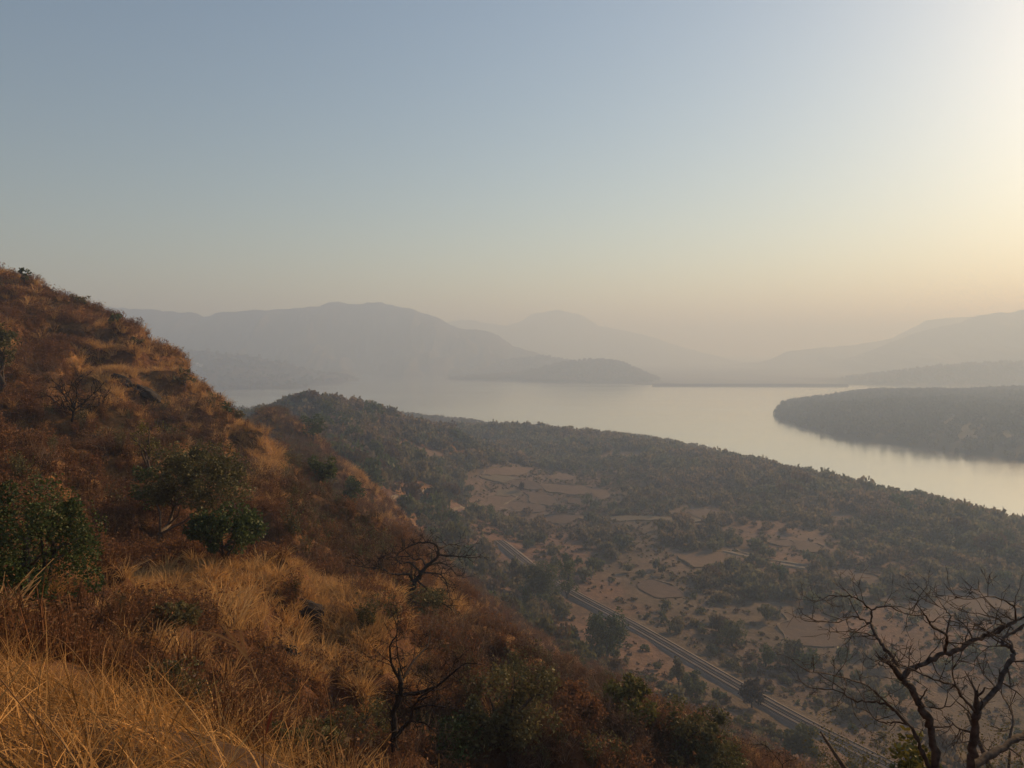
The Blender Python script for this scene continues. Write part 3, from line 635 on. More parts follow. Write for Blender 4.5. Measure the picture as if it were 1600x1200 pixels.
def place_words(u, v, lms, kind):
    nm, a, b2 = min(lms, key=lambda q: (q[1] - u) ** 2 + ((q[2] - v) * 1.3) ** 2)
    dx, dy = u - a, (v - b2) * 1.3
    dr = ('right of' if dx > 0 else 'left of') if abs(dx) > abs(dy) else ('below' if dy > 0 else 'above')
    key = (kind, nm, dr); _rank[key] = _rank.get(key, 0) + 1; n = _rank[key]
    o = {1: 'nearest', 2: 'second nearest', 3: 'third nearest', 4: 'fourth nearest', 5: 'fifth nearest', 6: 'sixth nearest', 7: 'seventh nearest', 8: 'eighth nearest'}.get(n, '%d%s nearest' % (n, 'th' if n % 10 not in (1, 2, 3) or n in (11, 12, 13) else ('st', 'nd', 'rd')[n % 10 - 1]))
    return o, dr, nm
def by_nearness(us, vs, lms):
    return sorted(range(len(us)), key=lambda i: min((q[1] - us[i]) ** 2 + ((q[2] - vs[i]) * 1.3) ** 2 for q in lms))

# ------------------------------------------------------------------ valley trees: candidates
rs = np.random.RandomState(11)
def in_fields(x, y, pad=0.0):
    r = np.zeros(x.shape, bool)
    for c in FIELDS:
        r |= inside(c, x, y)
        if pad: r |= edge_dist(c, x, y) < pad
    return r
def visible(x, y, ztop):
    ok = np.ones(x.shape, bool)
    for f in np.linspace(0.02, 0.97, 60):
        ok &= height(x * f, y * f) < ztop * f
    return ok
n0 = 100000
cx_ = rs.uniform(-420, 900, n0); cy_ = rs.uniform(110, 1350, n0); cz_ = height(cx_, cy_)
az = np.arctan2(cx_, cy_); rr_ = np.hypot(cx_, cy_)
u_, v_ = proj(np.stack([cx_, cy_, cz_ + 4], -1))
ok = (cz_ > LAKE_Z + 1.5) & (u_ > -160) & (u_ < 2300) & (cz_ < -25)
# woodland density
shore_line = np.array([at_z(px, py, z)[:2] for px, py, z in ((640, 672, -66), (700, 677, -70), (800, 680, -96), (900, 692, -101), (1000, 708, -104), (1100, 724, -105), (1200, 747, -105), (1300, 775, -107), (1400, 797, -109), (1500, 819, -111), (1600, 847, -112), (1750, 900, -112), (1900, 950, -112), (2200, 1040, -112))])
dsh = edge_dist(shore_line, cx_, cy_, False)
wooded_hill = (rr_ > 330) & (u_ < 720) & (cz_ > -98)
nz = fbm(cx_, cy_, 85, 3, 21.0); nz2 = fbm(cx_, cy_, 26, 2, 33.0)
dens = 0.045 + 0.55 * smooth(0.0, 0.24, nz + 0.7 * nz2)
dens = np.maximum(dens, (0.85 - 0.7 * smooth(0.1, 0.3, nz2 + 0.6 * nz)) * (1 - smooth(40, 115, dsh + 90 * nz))); dens = np.maximum(dens, np.where(wooded_hill, 0.85 - 0.6 * smooth(0.12, 0.3, nz2 + nz * 0.5), 0))
dens = np.where(cz_ > -80, np.where(wooded_hill, dens, 0.0), dens)
dens = np.maximum(dens, 0.6 * smooth(-98, -90, cz_) * (1 - smooth(-84, -72, cz_)) * (rr_ < 420))
for pl in ([(1010, 890), (1120, 900), (1240, 890), (1250, 940), (1180, 960), (1080, 940)], [(960, 960), (1090, 965), (1200, 1000), (1130, 1030), (1000, 990)], [(640, 800), (760, 800), (900, 815), (880, 842), (700, 832)], [(880, 830), (960, 835), (1010, 880), (940, 905)], [(760, 885), (830, 905), (900, 965), (930, 1010), (800, 965), (745, 890)], [(1180, 1010), (1320, 1020), (1330, 1065), (1200, 1055)], [(1230, 905), (1290, 880), (1310, 960), (1260, 950)]):
    W_ = px_poly(pl); e_ = edge_dist(W_, cx_, cy_) * np.where(inside(W_, cx_, cy_), 1, -1) + nz2 * 25; dens = np.maximum(dens, 0.75 * smooth(-4, 8, e_))
for pl in ([(732, 748), (765, 727), (830, 727), (905, 740), (962, 770), (966, 792), (900, 824), (840, 824), (790, 812), (735, 804)], [(895, 925), (960, 915), (1015, 950), (1000, 982), (940, 958)], [(930, 1055), (1000, 1000), (1090, 1062), (990, 1085)], [(1060, 985), (1150, 1010), (1290, 1080), (1350, 1150), (1230, 1100)], [(1060, 1105), (1180, 1110), (1330, 1190), (1150, 1215)]):
    W_ = px_poly(pl); dens = np.where(inside(W_, cx_, cy_), dens * 0.12, dens)
rdist = edge_dist(rl, cx_, cy_, False)
ok &= rs.uniform(size=n0) < dens
ok &= (rdist > 9) & ~in_fields(cx_, cy_, 3.0)
ok &= ~((rdist < 45) & (rs.uniform(size=n0) < 0.5))
for pth in PATHS: ok &= edge_dist(pth, cx_, cy_, False) > 5
k = np.where(ok)[0]
T_x, T_y, T_z, T_d, T_r, T_rd = cx_[k], cy_[k], cz_[k], dsh[k], rr_[k], rdist[k]; T_u, T_v = u_[k], v_[k]; T_w = wooded_hill[k]
T_h = rs.uniform(3.2, 7.5, len(k)) * np.where(rs.uniform(size=len(k)) < 0.4, 0.5, 1.0)
T_h = np.where((T_d < 60) | T_w, T_h * rs.uniform(0.8, 1.7, len(k)), T_h)
T_s = T_h * rs.uniform(0.44, 0.75, len(k))
vis = visible(T_x, T_y, T_z + T_h) & (T_u > -5) & (T_u < 1605) & (T_v < 1195)
size = T_s * np.sqrt(T_h / T_s) / T_r * vis
big = np.argsort(-size)
TREE_MESH = [(trunk_mesh('trunk', 40 + i), crown_mesh('crown', 60 + i, 9 + i % 3 * 3, 420, 0.23)) for i in range(8)]
for ti, (tm, cm) in enumerate(TREE_MESH): tm.materials.append(M_bark3); cm.materials.append((M_tree, M_tree, M_wood, M_dark, M_tree, M_pale, M_wood, M_dull)[ti])
def tree_obj(name, label, cat, group, loc, sx, h, pair, rz=None, mat=None):
    r = link(name, None, label=label, cat=cat, group=group, loc=loc)
    r.scale = (sx, sx, h); r.rotation_euler = (0, 0, rs.uniform(0, 6.28) if rz is None else rz)
    for nm, me in zip(('trunk', 'crown'), pair):
        o = link(nm, me, None, parent=r)
        if mat is not None and nm == 'crown':
            o.data = me.copy(); o.data.materials.clear(); o.data.materials.append(mat)
    return r
ZONES = {'hill': ('green tree standing in the woods on the lakeside hill', 'trees on the wooded hill by the lake'),
         'shore': ('grey-green tree in the thick belt of woods along the lake shore', 'trees of the shore woods'),
         'rail': ('small green tree standing close beside the railway line', 'trees beside the railway'),
         'field': ('green tree growing at the edge of a bare valley field', 'trees at the field edges'),
         'foot': ('olive green tree in the scrub at the foot of the slope', 'trees at the foot of the slope'),
         'mid': ('green tree in the scattered woods of the valley floor', 'trees scattered over the valley floor')}
fd = np.full(len(k), 1e9)
for c in FIELDS: fd = np.minimum(fd, edge_dist(c, T_x, T_y))
NB = 290
for i in [big[:NB][j] for j in by_nearness(T_u[big[:NB]], T_v[big[:NB]], LM_VALLEY)]:
    zn = 'hill' if T_w[i] else 'shore' if T_d[i] < 70 else 'rail' if T_rd[i] < 30 else 'field' if fd[i] < 14 else 'foot' if T_z[i] > -96 else 'mid'
    pv = rs.randint(8); lb, gp = ZONES[zn]; wd = place_words(T_u[i], T_v[i], LM_VALLEY, 'tree')
    lb = '%s%s tree, %s one %s the %s' % ('low ' if T_h[i] < 3.6 else 'tall ' if T_h[i] > 6.5 else '', ('slim ' if T_s[i] / T_h[i] < 0.52 else 'broad ') + ('brown' if pv == 7 else 'pale olive' if pv == 5 else 'green'), *wd)
    tree_obj('tree', lb, 'tree', gp, (T_x[i], T_y[i], T_z[i] - 0.2), T_s[i] * 1.05, T_h[i], TREE_MESH[pv])
rest = big[NB:]
wood_protos = [('wood_crown', with_mat(crown_mesh('wood_crown', 160 + i, 7, 150, 0.36, zlo=0.1), M_wood)) for i in range(6)]
pts = [np.stack([T_x[rest], T_y[rest], T_z[rest] - 0.3], 1)]; scl = [np.stack([T_s[rest] * 1.1, T_s[rest] * 1.1, T_h[rest]], 1)]
scatter('distant_woodland', pts[0], scl[0], rs.randint(0, 6, len(rest)), wood_protos, 'grey-green woodland massed over the valley and lake shore', seed=3, tilt=0.05)
# woods on the island and the far shores
M_islw = leaf_mat('island_leaf', (0.07, 0.08, 0.046), (0.105, 0.105, 0.06), nscale=0.05)
isl_protos = [('island_crown', with_mat(crown_mesh('island_crown', 180 + i, 7, 150, 0.36, zlo=0.05), M_islw)) for i in range(4)]
q = ISL_PTS[rs.randint(0, len(ISL_PTS), 9000)] + np.stack([rs.uniform(-4, 4, 9000), rs.uniform(-4, 4, 9000), np.full(9000, -0.6)], 1)
hh = rs.uniform(6, 12, len(q)); ss = hh * rs.uniform(0.5, 0.8, len(q))
scatter('island_woodland', q, np.stack([ss, ss, hh], 1), rs.randint(0, 4, len(q)), isl_protos, 'dark woodland covering the island', seed=4, tilt=0.05)
q = []
for o in bpy.data.objects:
    if o.name.startswith('hill') and o.type == 'MESH' and o.name.split('.')[0] == 'hill':
        v = np.empty(len(o.data.vertices) * 3, np.float32); o.data.vertices.foreach_get('co', v); v = v.reshape(-1, 3); v = v[v[:, 2] > LAKE_Z + 2]
        a = v[rs.randint(0, len(v), 2600)].astype(float); a[:, :2] += rs.uniform(-6, 6, (2600, 2)); a[:, 2] -= 1.5; q.append(a)
q = np.concatenate(q); hh = rs.uniform(7, 14, len(q)); ss = hh * rs.uniform(0.5, 0.8, len(q))
scatter('far_shore_woodland', q, np.stack([ss, ss, hh], 1), rs.randint(0, 6, len(q)), wood_protos, 'hazy woodland on the far shores of the lake', seed=5, tilt=0.05)

# bushes and dry scrub on the valley floor
n1_ = 110000
bx_ = rs.uniform(-120, 520, n1_); by_ = rs.uniform(110, 720, n1_); bz_ = height(bx_, by_); bu, bv = proj(np.stack([bx_, by_, bz_], -1))
ok = (bz_ < -70) & (bz_ > -112) & (bu > -80) & (bu < 2000) & (bv < 1260)
bn = fbm(bx_, by_, 40, 3, 41.0); brd = edge_dist(rl, bx_, by_, False)
ok &= (rs.uniform(size=n1_) < 0.14 + 0.6 * smooth(-0.1, 0.2, bn)) & (brd > 9) & ~in_fields(bx_, by_, 1.0)
for pth in PATHS: ok &= edge_dist(pth, bx_, by_, False) > 3
k = np.where(ok)[0]; bs = rs.uniform(0.4, 1.9, len(k)) * rs.uniform(0.35, 1, len(k)); bvis = visible(bx_[k], by_[k], bz_[k] + bs)
order = np.argsort(-(bs / np.hypot(bx_[k], by_[k])) * (bvis & (bu[k] > 0) & (bu[k] < 1600) & (bv[k] < 1195)))
BUSH_MESH = [crown_mesh('bush', 200 + i, 6, 170, 0.36, zlo=0.0) for i in range(5)]
for i, m_ in enumerate(BUSH_MESH): m_.materials.append((M_tree, M_olive, M_wood, M_tree, M_dull)[i])
for j in [order[:200][q] for q in by_nearness(bu[k[order[:200]]], bv[k[order[:200]]], LM_VALLEY)]:
    i = k[j]; near_r = brd[i] < 30
    v = rs.randint(5)
    hue = 'low brown bush' if v == 4 else 'low dusty olive bush' if v == 1 else 'low green bush'; lb = '%s, %s one %s the %s' % (hue, *place_words(bu[i], bv[i], LM_VALLEY, hue))
    gp = 'bushes beside the railway' if near_r else 'bushes on the valley floor'
    o = link('bush', BUSH_MESH[v], None, label=lb, cat='bush', group=gp, loc=(bx_[i], by_[i], bz_[i] - 0.1)); o.scale = (bs[j] * 1.2,) * 2 + (bs[j] * 1.3,); o.rotation_euler = (0, 0, rs.uniform(0, 6.28))
j = order[200:]; i = k[j]
dry_tufts = [('dry_tuft', with_mat(crown_mesh('dry_tuft', 230 + a, 5, 60, 0.5, zlo=0.0), (M_dull, M_olive, M_bank, M_wood)[a])) for a in range(4)]
scatter('valley_scrub', np.stack([bx_[i], by_[i], bz_[i] - 0.05], 1), bs[j] * 1.0, rs.choice(4, len(i), p=[0.35, 0.2, 0.2, 0.25]), dry_tufts, 'low dry scrub scattered over the valley floor', seed=6)

# ------------------------------------------------------------------ vegetation of the near slope
def px_in(poly, u, v): return inside(np.array(poly, float), u, v)
GOLD = [[(150, 500), (255, 555), (330, 612), (405, 660), (445, 705), (475, 748), (430, 765), (390, 755), (350, 735), (325, 690), (250, 640), (180, 590), (130, 560)],
        [(90, 560), (160, 540), (240, 610), (150, 640)], [(300, 880), (460, 882), (600, 955), (640, 1110), (560, 1140), (470, 1070), (380, 1010), (310, 950)], [(170, 900), (330, 880), (330, 960), (200, 940)], [(665, 890), (705, 905), (730, 965), (700, 990), (680, 940)],
        [(530, 715), (560, 715), (590, 780), (570, 790)], [(560, 1010), (700, 1030), (690, 1090), (600, 1120)]]
ns = 420000
ra = rs.uniform(R(-58), R(52), ns); rl_ = np.exp(rs.uniform(math.log(5.5), math.log(300), ns)); sx_, sy_ = np.sin(ra) * rl_, np.cos(ra) * rl_
sz_ = height(sx_, sy_); su, sv = proj(np.stack([sx_, sy_, sz_], -1))
okk = (sz_ > -92) & (su > -120) & (su < 1720) & (sv < 1300)
kk2 = np.where(okk)[0]; sx_, sy_, sz_, su, sv, rl_ = (a[kk2] for a in (sx_, sy_, sz_, su, sv, rl_))
top = sz_ + 0.9; v_ok = np.ones(len(sx_), bool)
for f in np.linspace(0.05, 0.97, 40): v_ok &= height(sx_ * f, sy_ * f) < top * f
v_ok |= rl_ < 12
# thin so that world density is even near and looser far away
want = np.interp(rl_, [5, 20, 60, 150, 300], [8, 6.5, 3.6, 1.7, 0.8]); have = ns / (R(110) * math.log(300 / 5.5)) / rl_ ** 2
v_ok &= rs.uniform(size=len(sx_)) < want / have
sx_, sy_, sz_, su, sv, rl_ = (a[v_ok] for a in (sx_, sy_, sz_, su, sv, rl_))
gold = np.zeros(len(sx_))
for g_ in GOLD:
    e = edge_dist(np.array(g_, float), su, sv) * np.where(px_in(g_, su, sv), 1, -1); gold = np.maximum(gold, smooth(-14, 18, e))
gn = fbm(sx_, sy_, 9, 3, 51.0); gn2 = fbm(sx_, sy_, 25, 2, 61.0)
DARKZ = [[(300, 640), (345, 645), (405, 745), (365, 745), (320, 700)], [(445, 705), (478, 690), (530, 735), (555, 800), (620, 850), (600, 905), (480, 865), (440, 800)], [(740, 980), (1180, 1195), (1180, 1300), (660, 1300), (700, 1120)], [(0, 690), (240, 700), (300, 840), (230, 890), (0, 760)]]  # dark scrub zones; on the lower slope, shade painted as darker plants
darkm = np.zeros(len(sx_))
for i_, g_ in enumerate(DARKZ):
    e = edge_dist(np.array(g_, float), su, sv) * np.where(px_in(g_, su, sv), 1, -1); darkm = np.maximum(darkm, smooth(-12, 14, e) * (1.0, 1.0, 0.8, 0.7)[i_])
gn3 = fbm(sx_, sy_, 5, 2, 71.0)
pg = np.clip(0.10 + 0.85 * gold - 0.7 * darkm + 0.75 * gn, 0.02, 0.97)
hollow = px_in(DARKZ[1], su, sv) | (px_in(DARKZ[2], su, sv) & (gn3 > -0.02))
keep = ~((sx_ > -9) & (sx_ < 2.5) & (sy_ < 9.5) & (sz_ > -5))
sx_, sy_, sz_, su, sv, rl_, pg, gn2, hollow, darkm = (a[keep] for a in (sx_, sy_, sz_, su, sv, rl_, pg, gn2, hollow, darkm))
typ = np.where(rs.uniform(size=len(sx_)) < pg, 0, 1)
typ = np.where((typ == 1) & (rs.uniform(size=len(sx_)) < np.clip(0.12 + 0.9 * gn2, 0.02, 0.45)), 2, typ)
fg = (sx_ > -7.5) & (sx_ < 1.0) & (sy_ < 7.5)
typ = np.where((typ == 2) & (rs.uniform(size=len(sx_)) < 0.22), 3, typ)
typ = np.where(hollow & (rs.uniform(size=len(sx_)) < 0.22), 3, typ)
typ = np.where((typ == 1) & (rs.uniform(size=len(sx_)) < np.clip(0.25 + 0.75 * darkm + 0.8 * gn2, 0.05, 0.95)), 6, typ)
typ = np.where((rl_ < 27) & (typ == 1), 4, typ)
typ = np.where((rl_ < 27) & (typ == 3), 5, typ)
protos = [('grass_tuft', with_mat(tuft_mesh('grass_tuft', 300 + i, 50, 0.85, 0.036, 0.26, curl=0.7), M_gold)) for i in range(4)] + \
         [('rust_herb', with_mat(herb_mesh('rust_herb', 310 + i, 14, 110, 0.85, 0.10), M_rust)) for i in range(4)] + \
         [('twig_shrub', with_mat(twig_shrub_mesh('twig_shrub', 320 + i, 1.3, 6, 3, 0.018), M_gray)) for i in range(3)] + \
         [('leafy_weed', with_mat(herb_mesh('leafy_weed', 330 + i, 12, 120, 0.9, 0.11), M_olive)) for i in range(2)] + \
         [('umber_shade_herb', with_mat(herb_mesh('umber_shade_herb', 360 + i, 14, 110, 0.85, 0.10), M_umber_shade)) for i in range(3)] + \
         [('near_herb', with_mat(herb_mesh('near_herb', 340 + i, 18, 200, 0.9, 0.05), M_rust)) for i in range(3)] + \
         [('near_weed', with_mat(herb_mesh('near_weed', 350 + i, 16, 260, 0.9, 0.05), M_olive)) for i in range(2)]
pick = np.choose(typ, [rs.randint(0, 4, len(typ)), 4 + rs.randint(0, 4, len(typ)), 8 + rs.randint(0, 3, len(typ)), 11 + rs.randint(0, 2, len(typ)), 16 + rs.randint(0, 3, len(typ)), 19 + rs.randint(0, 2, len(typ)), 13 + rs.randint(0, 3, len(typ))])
sc_ = rs.uniform(0.55, 1.2, len(typ)) * np.where(rs.uniform(size=len(typ)) < 0.15, 1.5, 1.0) * np.interp(rl_, [5, 14, 60, 150, 300], [0.55, 0.8, 1.0, 1.45, 2.2])
print('slope plants', len(typ))
P3 = np.stack([sx_, sy_, sz_], 1)
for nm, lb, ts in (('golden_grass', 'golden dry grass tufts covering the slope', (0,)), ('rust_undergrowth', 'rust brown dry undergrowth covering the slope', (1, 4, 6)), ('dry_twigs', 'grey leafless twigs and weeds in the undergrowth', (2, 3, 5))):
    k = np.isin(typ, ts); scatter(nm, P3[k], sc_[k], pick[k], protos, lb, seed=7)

# ------------------------------------------------------------------ single plants of the near slope
def spot(px, py):
    h_ = hit(px, py)
    return h_ if h_ is not None else at_z(px, py, -97.0)
def leafy(name, label, px, py, wpx, hpx, mat, seed, nleaf, leaf, lobes=14, zlo=0.12, cat=None, bark=None, dx=0.0, limbs=6, group=None, r0=0.05, mat2=None, aspect=0.6):
    g_ = spot(px, py); sc = g_[1] / F; W, H = wpx * sc / 2, hpx * sc * 1.18; nleaf = int(nleaf * 1.6)
    r_ = np.random.RandomState(seed); root = link(name, None, label=label, cat=cat or 'bush', group=group, loc=tuple(g_))
    Pc = crown_pts(r_, int(lobes * 1.8), nleaf, zlo=zlo, lob=(0.10, 0.34), spread=0.86) * np.array([W, W * 0.9, H * 0.93]); off = np.array([dx * sc, 0, 0]); Pc = Pc + off
    m = MB(); m.leaves(Pc, leaf * r_.uniform(0.6, 1.4, len(Pc)), r_, aspect=aspect); link('crown', m.mesh('crown', False), mat, parent=root)
    if mat2 is not None:
        k_ = Pc[Pc[:, 2] > H * 0.45]; k_ = k_[r_.rand(len(k_)) < 0.3] + r_.normal(size=(1, 3)) * 0.01
        m = MB(); m.leaves(k_, leaf * r_.uniform(0.6, 1.4, len(k_)), r_, aspect=aspect); link('pale_leaves', m.mesh('pale_leaves', False), mat2, parent=root)
    m = MB(); c = np.array([0, 0, -0.25]); R0 = r0 * max(W, H) * 0.8
    top_ = off * 0.6 + np.array([0, 0, H * 0.55])
    st = np.array([c + (top_ - c) * f + r_.normal(size=3) * 0.03 * H * (0 < f < 1) for f in np.linspace(0, 1, 6)]); m.tube(st, np.linspace(R0, R0 * 0.4, 6), 6)
    for j in range(limbs):
        q_ = st[r_.randint(1, 5)]; e_ = Pc[r_.randint(len(Pc))]
        m.tube([q_, q_ * 0.5 + e_ * 0.5 + r_.normal(size=3) * 0.05 * H, e_], [R0 * 0.5, R0 * 0.3, R0 * 0.1], 4)
    link('trunk', m.mesh('trunk'), bark or M_bark, parent=root)
    return root
leafy('bush', 'large leafy green bush at the left edge above the golden grass', 45, 985, 250, 235, M_dark, 1, 9000, 0.085, 26, 0.1, mat2=M_olive, limbs=14)
leafy('tree', 'spreading olive tree with a pale leaning trunk on the brown slope', 246, 852, 175, 150, M_olive, 2, 7000, 0.17, 26, 0.3, 'tree', M_bark2, dx=55, limbs=12, r0=0.035)
leafy('bush', 'dark green bush just behind the pale leaning trunk', 240, 806, 75, 78, M_dark, 3, 1500, 0.17, 10)
leafy('bush', 'rounded dark green bush right of the pale leaning trunk', 352, 882, 128, 90, M_dark, 4, 3800, 0.16, 18)
leafy('sapling', 'thin yellow-green sapling above the spreading olive tree', 232, 745, 55, 85, M_yel, 5, 420, 0.16, 9, 0.25, 'sapling')
leafy('tree', 'olive leaved tree cut off by the left edge of the picture', 0, 612, 100, 105, M_olive, 6, 1700, 0.26, 14, 0.2, 'tree')
leafy('bush', 'olive green bush in the hollow below the brown slope', 272, 988, 78, 46, M_olive, 7, 900, 0.11, 12)
leafy('bush', 'sprawling dusty bush with pale dots behind the golden grass', 265, 1118, 170, 76, M_olive, 8, 2000, 0.045, 16, 0.0, mat2=M_gray)
leafy('bush', 'low dark weed patch beside the tall grass stalk', 470, 1195, 150, 80, M_olive, 9, 2200, 0.05, 12, 0.0)
leafy('tree', 'pair of dark crowns rising beside the rust-coloured knoll', 490, 694, 46, 44, M_dark, 10, 700, 0.6, 8, 0.25, 'tree')
leafy('bush', 'dark green bush in the hollow right of the golden spur', 500, 762, 58, 52, M_dark, 11, 1200, 0.38, 10, 0.1)
leafy('bush', 'dark green bush beside the orange strip of slope', 555, 792, 46, 46, M_dark, 12, 900, 0.45, 9, 0.1)
leafy('tree', 'small dark tree on top of the orange strip', 545, 727, 28, 24, M_dark, 13, 320, 0.5, 6, 0.2, 'tree')
for i, (a, b2, c, d, m_) in enumerate(((38, 446, 20, 24, M_dark), (70, 462, 22, 14, M_gray), (122, 480, 44, 18, M_olive), (180, 512, 20, 22, M_dark), (215, 540, 20, 12, M_olive), (288, 606, 42, 30, M_olive), (330, 632, 30, 20, M_olive), (355, 652, 28, 22, M_dark), (372, 662, 18, 16, M_olive))):
    lb = ('topmost dark sapling on the skyline ridge', 'grey twiggy shrub below the topmost sapling', 'flat spreading shrub on the skyline ridge', 'lone upright sapling on the skyline ridge', 'small tuft on the skyline above the golden spur',
          'wide olive shrub halfway down the skyline ridge', 'olive shrub below the wide one on the skyline', 'dark shrub near the foot of the skyline ridge', 'lowest small shrub on the skyline ridge')[i]
    leafy('shrub', lb, a, b2, c, d, m_, 30 + i, 130, 0.36, 6, 0.15, 'shrub', limbs=5, r0=0.03)
# valley trees that stand out
for i, (a, b2, c, d, m_, lb) in enumerate(((948, 1030, 70, 76, M_dark, 'large round dark green tree standing alone below the railway'), (887, 936, 42, 62, M_dark, 'tall dark tree left of the hidden stretch of railway'), (884, 888, 15, 22, M_dark, 'small round tree just above the tall dark tree'),
    (1175, 1106, 40, 44, M_purp, 'purple-brown tree standing over the near side of the railway'), (1252, 1186, 56, 52, M_tree, 'bushy green tree below the railway at bottom right'), (1060, 1072, 22, 46, M_tree, 'narrow upright tree against the embankment'), (1196, 1042, 30, 34, M_dark, 'compact dark tree above the railway at right'),
    (846, 944, 60, 66, M_tree, 'broad green tree hiding the bend of the railway'), (1085, 1090, 46, 38, M_tree, 'spreading bush-like tree below the embankment'), (1240, 1040, 34, 44, M_olive, 'pale olive tree above the dark field edge'), (1144, 1010, 46, 40, M_tree, 'leafy tree clump by the brown field above the railway'),
    (918, 792, 24, 20, M_dark, 'round dark tree at the right end of the terraces'), (815, 768, 9, 14, M_purp, 'tiny dark tree in the middle of the terraces'), (1315, 1042, 30, 30, M_dark, 'round dark tree behind the twigs of the leafless tree'), (760, 812, 34, 22, M_dark, 'dark tree in the row below the terraces'))):
    leafy('tree', lb, a, b2, c, d, m_, 60 + i, 3200 if c > 50 else 1100, 0.7 if c > 30 else 0.55, 26 if c > 50 else 14, 0.06, 'tree', M_bark3, r0=0.04)
for i, (a, b2, c, d, m_, lb) in enumerate(((1335, 1470, 230, 330, M_olive, 'leafy bush below the leftmost limb of the big bare tree'), (1440, 1540, 150, 372, M_yel, 'yellow-green bush between the two big bare trunks'), (1565, 1530, 230, 400, M_olive, 'olive bush under the thick right limb at the right edge'))):
    leafy('bush', lb, a, b2, c, d, m_, 84 + i, 2600, 0.075, 14, 0.35, mat2=M_yel)
# bushes along the lower edge
for i, (a, b2, c, d, m_, n_, lf, lb) in enumerate(((985, 1128, 100, 62, M_yel, 1500, 0.24, 'yellow-green bush on the edge of the dark slope'), (1075, 1200, 150, 95, M_olive, 2600, 0.2, 'wide olive bush at the bottom of the slope'), (1130, 1232, 120, 62, M_yel, 1500, 0.15, 'bright yellow-green bush cut by the bottom edge'),
    (800, 1195, 180, 140, M_olive, 3200, 0.16, 'mass of olive leaves on the dark slope right of the twin-stemmed bare tree'), (700, 1190, 120, 80, M_dark, 1800, 0.12, 'dark leafy bush behind the foot of the twin-stemmed bare tree'), (645, 965, 110, 50, M_olive, 1200, 0.18, 'thin leafy bush under the spreading bare tree'),
    (905, 1140, 90, 70, M_rust, 1100, 0.2, 'rust brown bush in the middle of the dark slope'), (560, 1165, 120, 70, M_olive, 1500, 0.08, 'low olive bush left of the twin-stemmed bare tree'))):
    leafy('bush', lb, a, b2, c, d, m_, 90 + i, n_, lf, 16, 0.02)
r9 = np.random.RandomState(77)
SHR = [with_mat(twig_shrub_mesh('shrub', 500 + i, 2.4, 9, 3, 0.03), M_gray) for i in range(3)] + [with_mat(herb_mesh('shrub', 510 + i, 26, 420, 1.7, 0.13), (M_rust, M_olive)[i]) for i in range(2)]
zones = [((440, 780), (740, 990), 'shrub on the brown slope behind the golden crest', 42), ((640, 1010), (1150, 1210), 'shrub on the dark lower slope', 110), ((20, 640), (300, 900), 'shrub on the rust brown slope at left', 34)]
for (a0, b0), (a1, b1), lb, n_ in zones:
    cand = [(r9.uniform(a0, a1), r9.uniform(b0, b1)) for j in range(n_)]
    for px, py in [cand[j] for j in by_nearness([c[0] for c in cand], [c[1] for c in cand], LM_SLOPE)]:
        g_ = hit(px, py)
        if g_ is None or g_[2] < -80 or math.hypot(g_[0], g_[1]) < 12: continue
        v = r9.randint(5); hue = ('grey leafless shrub', 'grey leafless shrub', 'grey leafless shrub', 'rust brown shrub', 'dusty olive shrub')[v]; full = '%s, %s one %s the %s' % (hue, *place_words(px, py, LM_SLOPE, hue))
        o = link('shrub', SHR[v], None, label=full, cat='shrub', group=lb.replace('shrub', 'shrubs', 1), loc=tuple(g_ - np.array([0, 0, 0.1])))
        q_ = r9.uniform(0.6, 1.2) * np.interp(g_[1], [12, 40, 100], [0.6, 0.9, 1.5]); o.scale = (q_, q_, q_); o.rotation_euler = (0, 0, r9.uniform(0, 6.28))

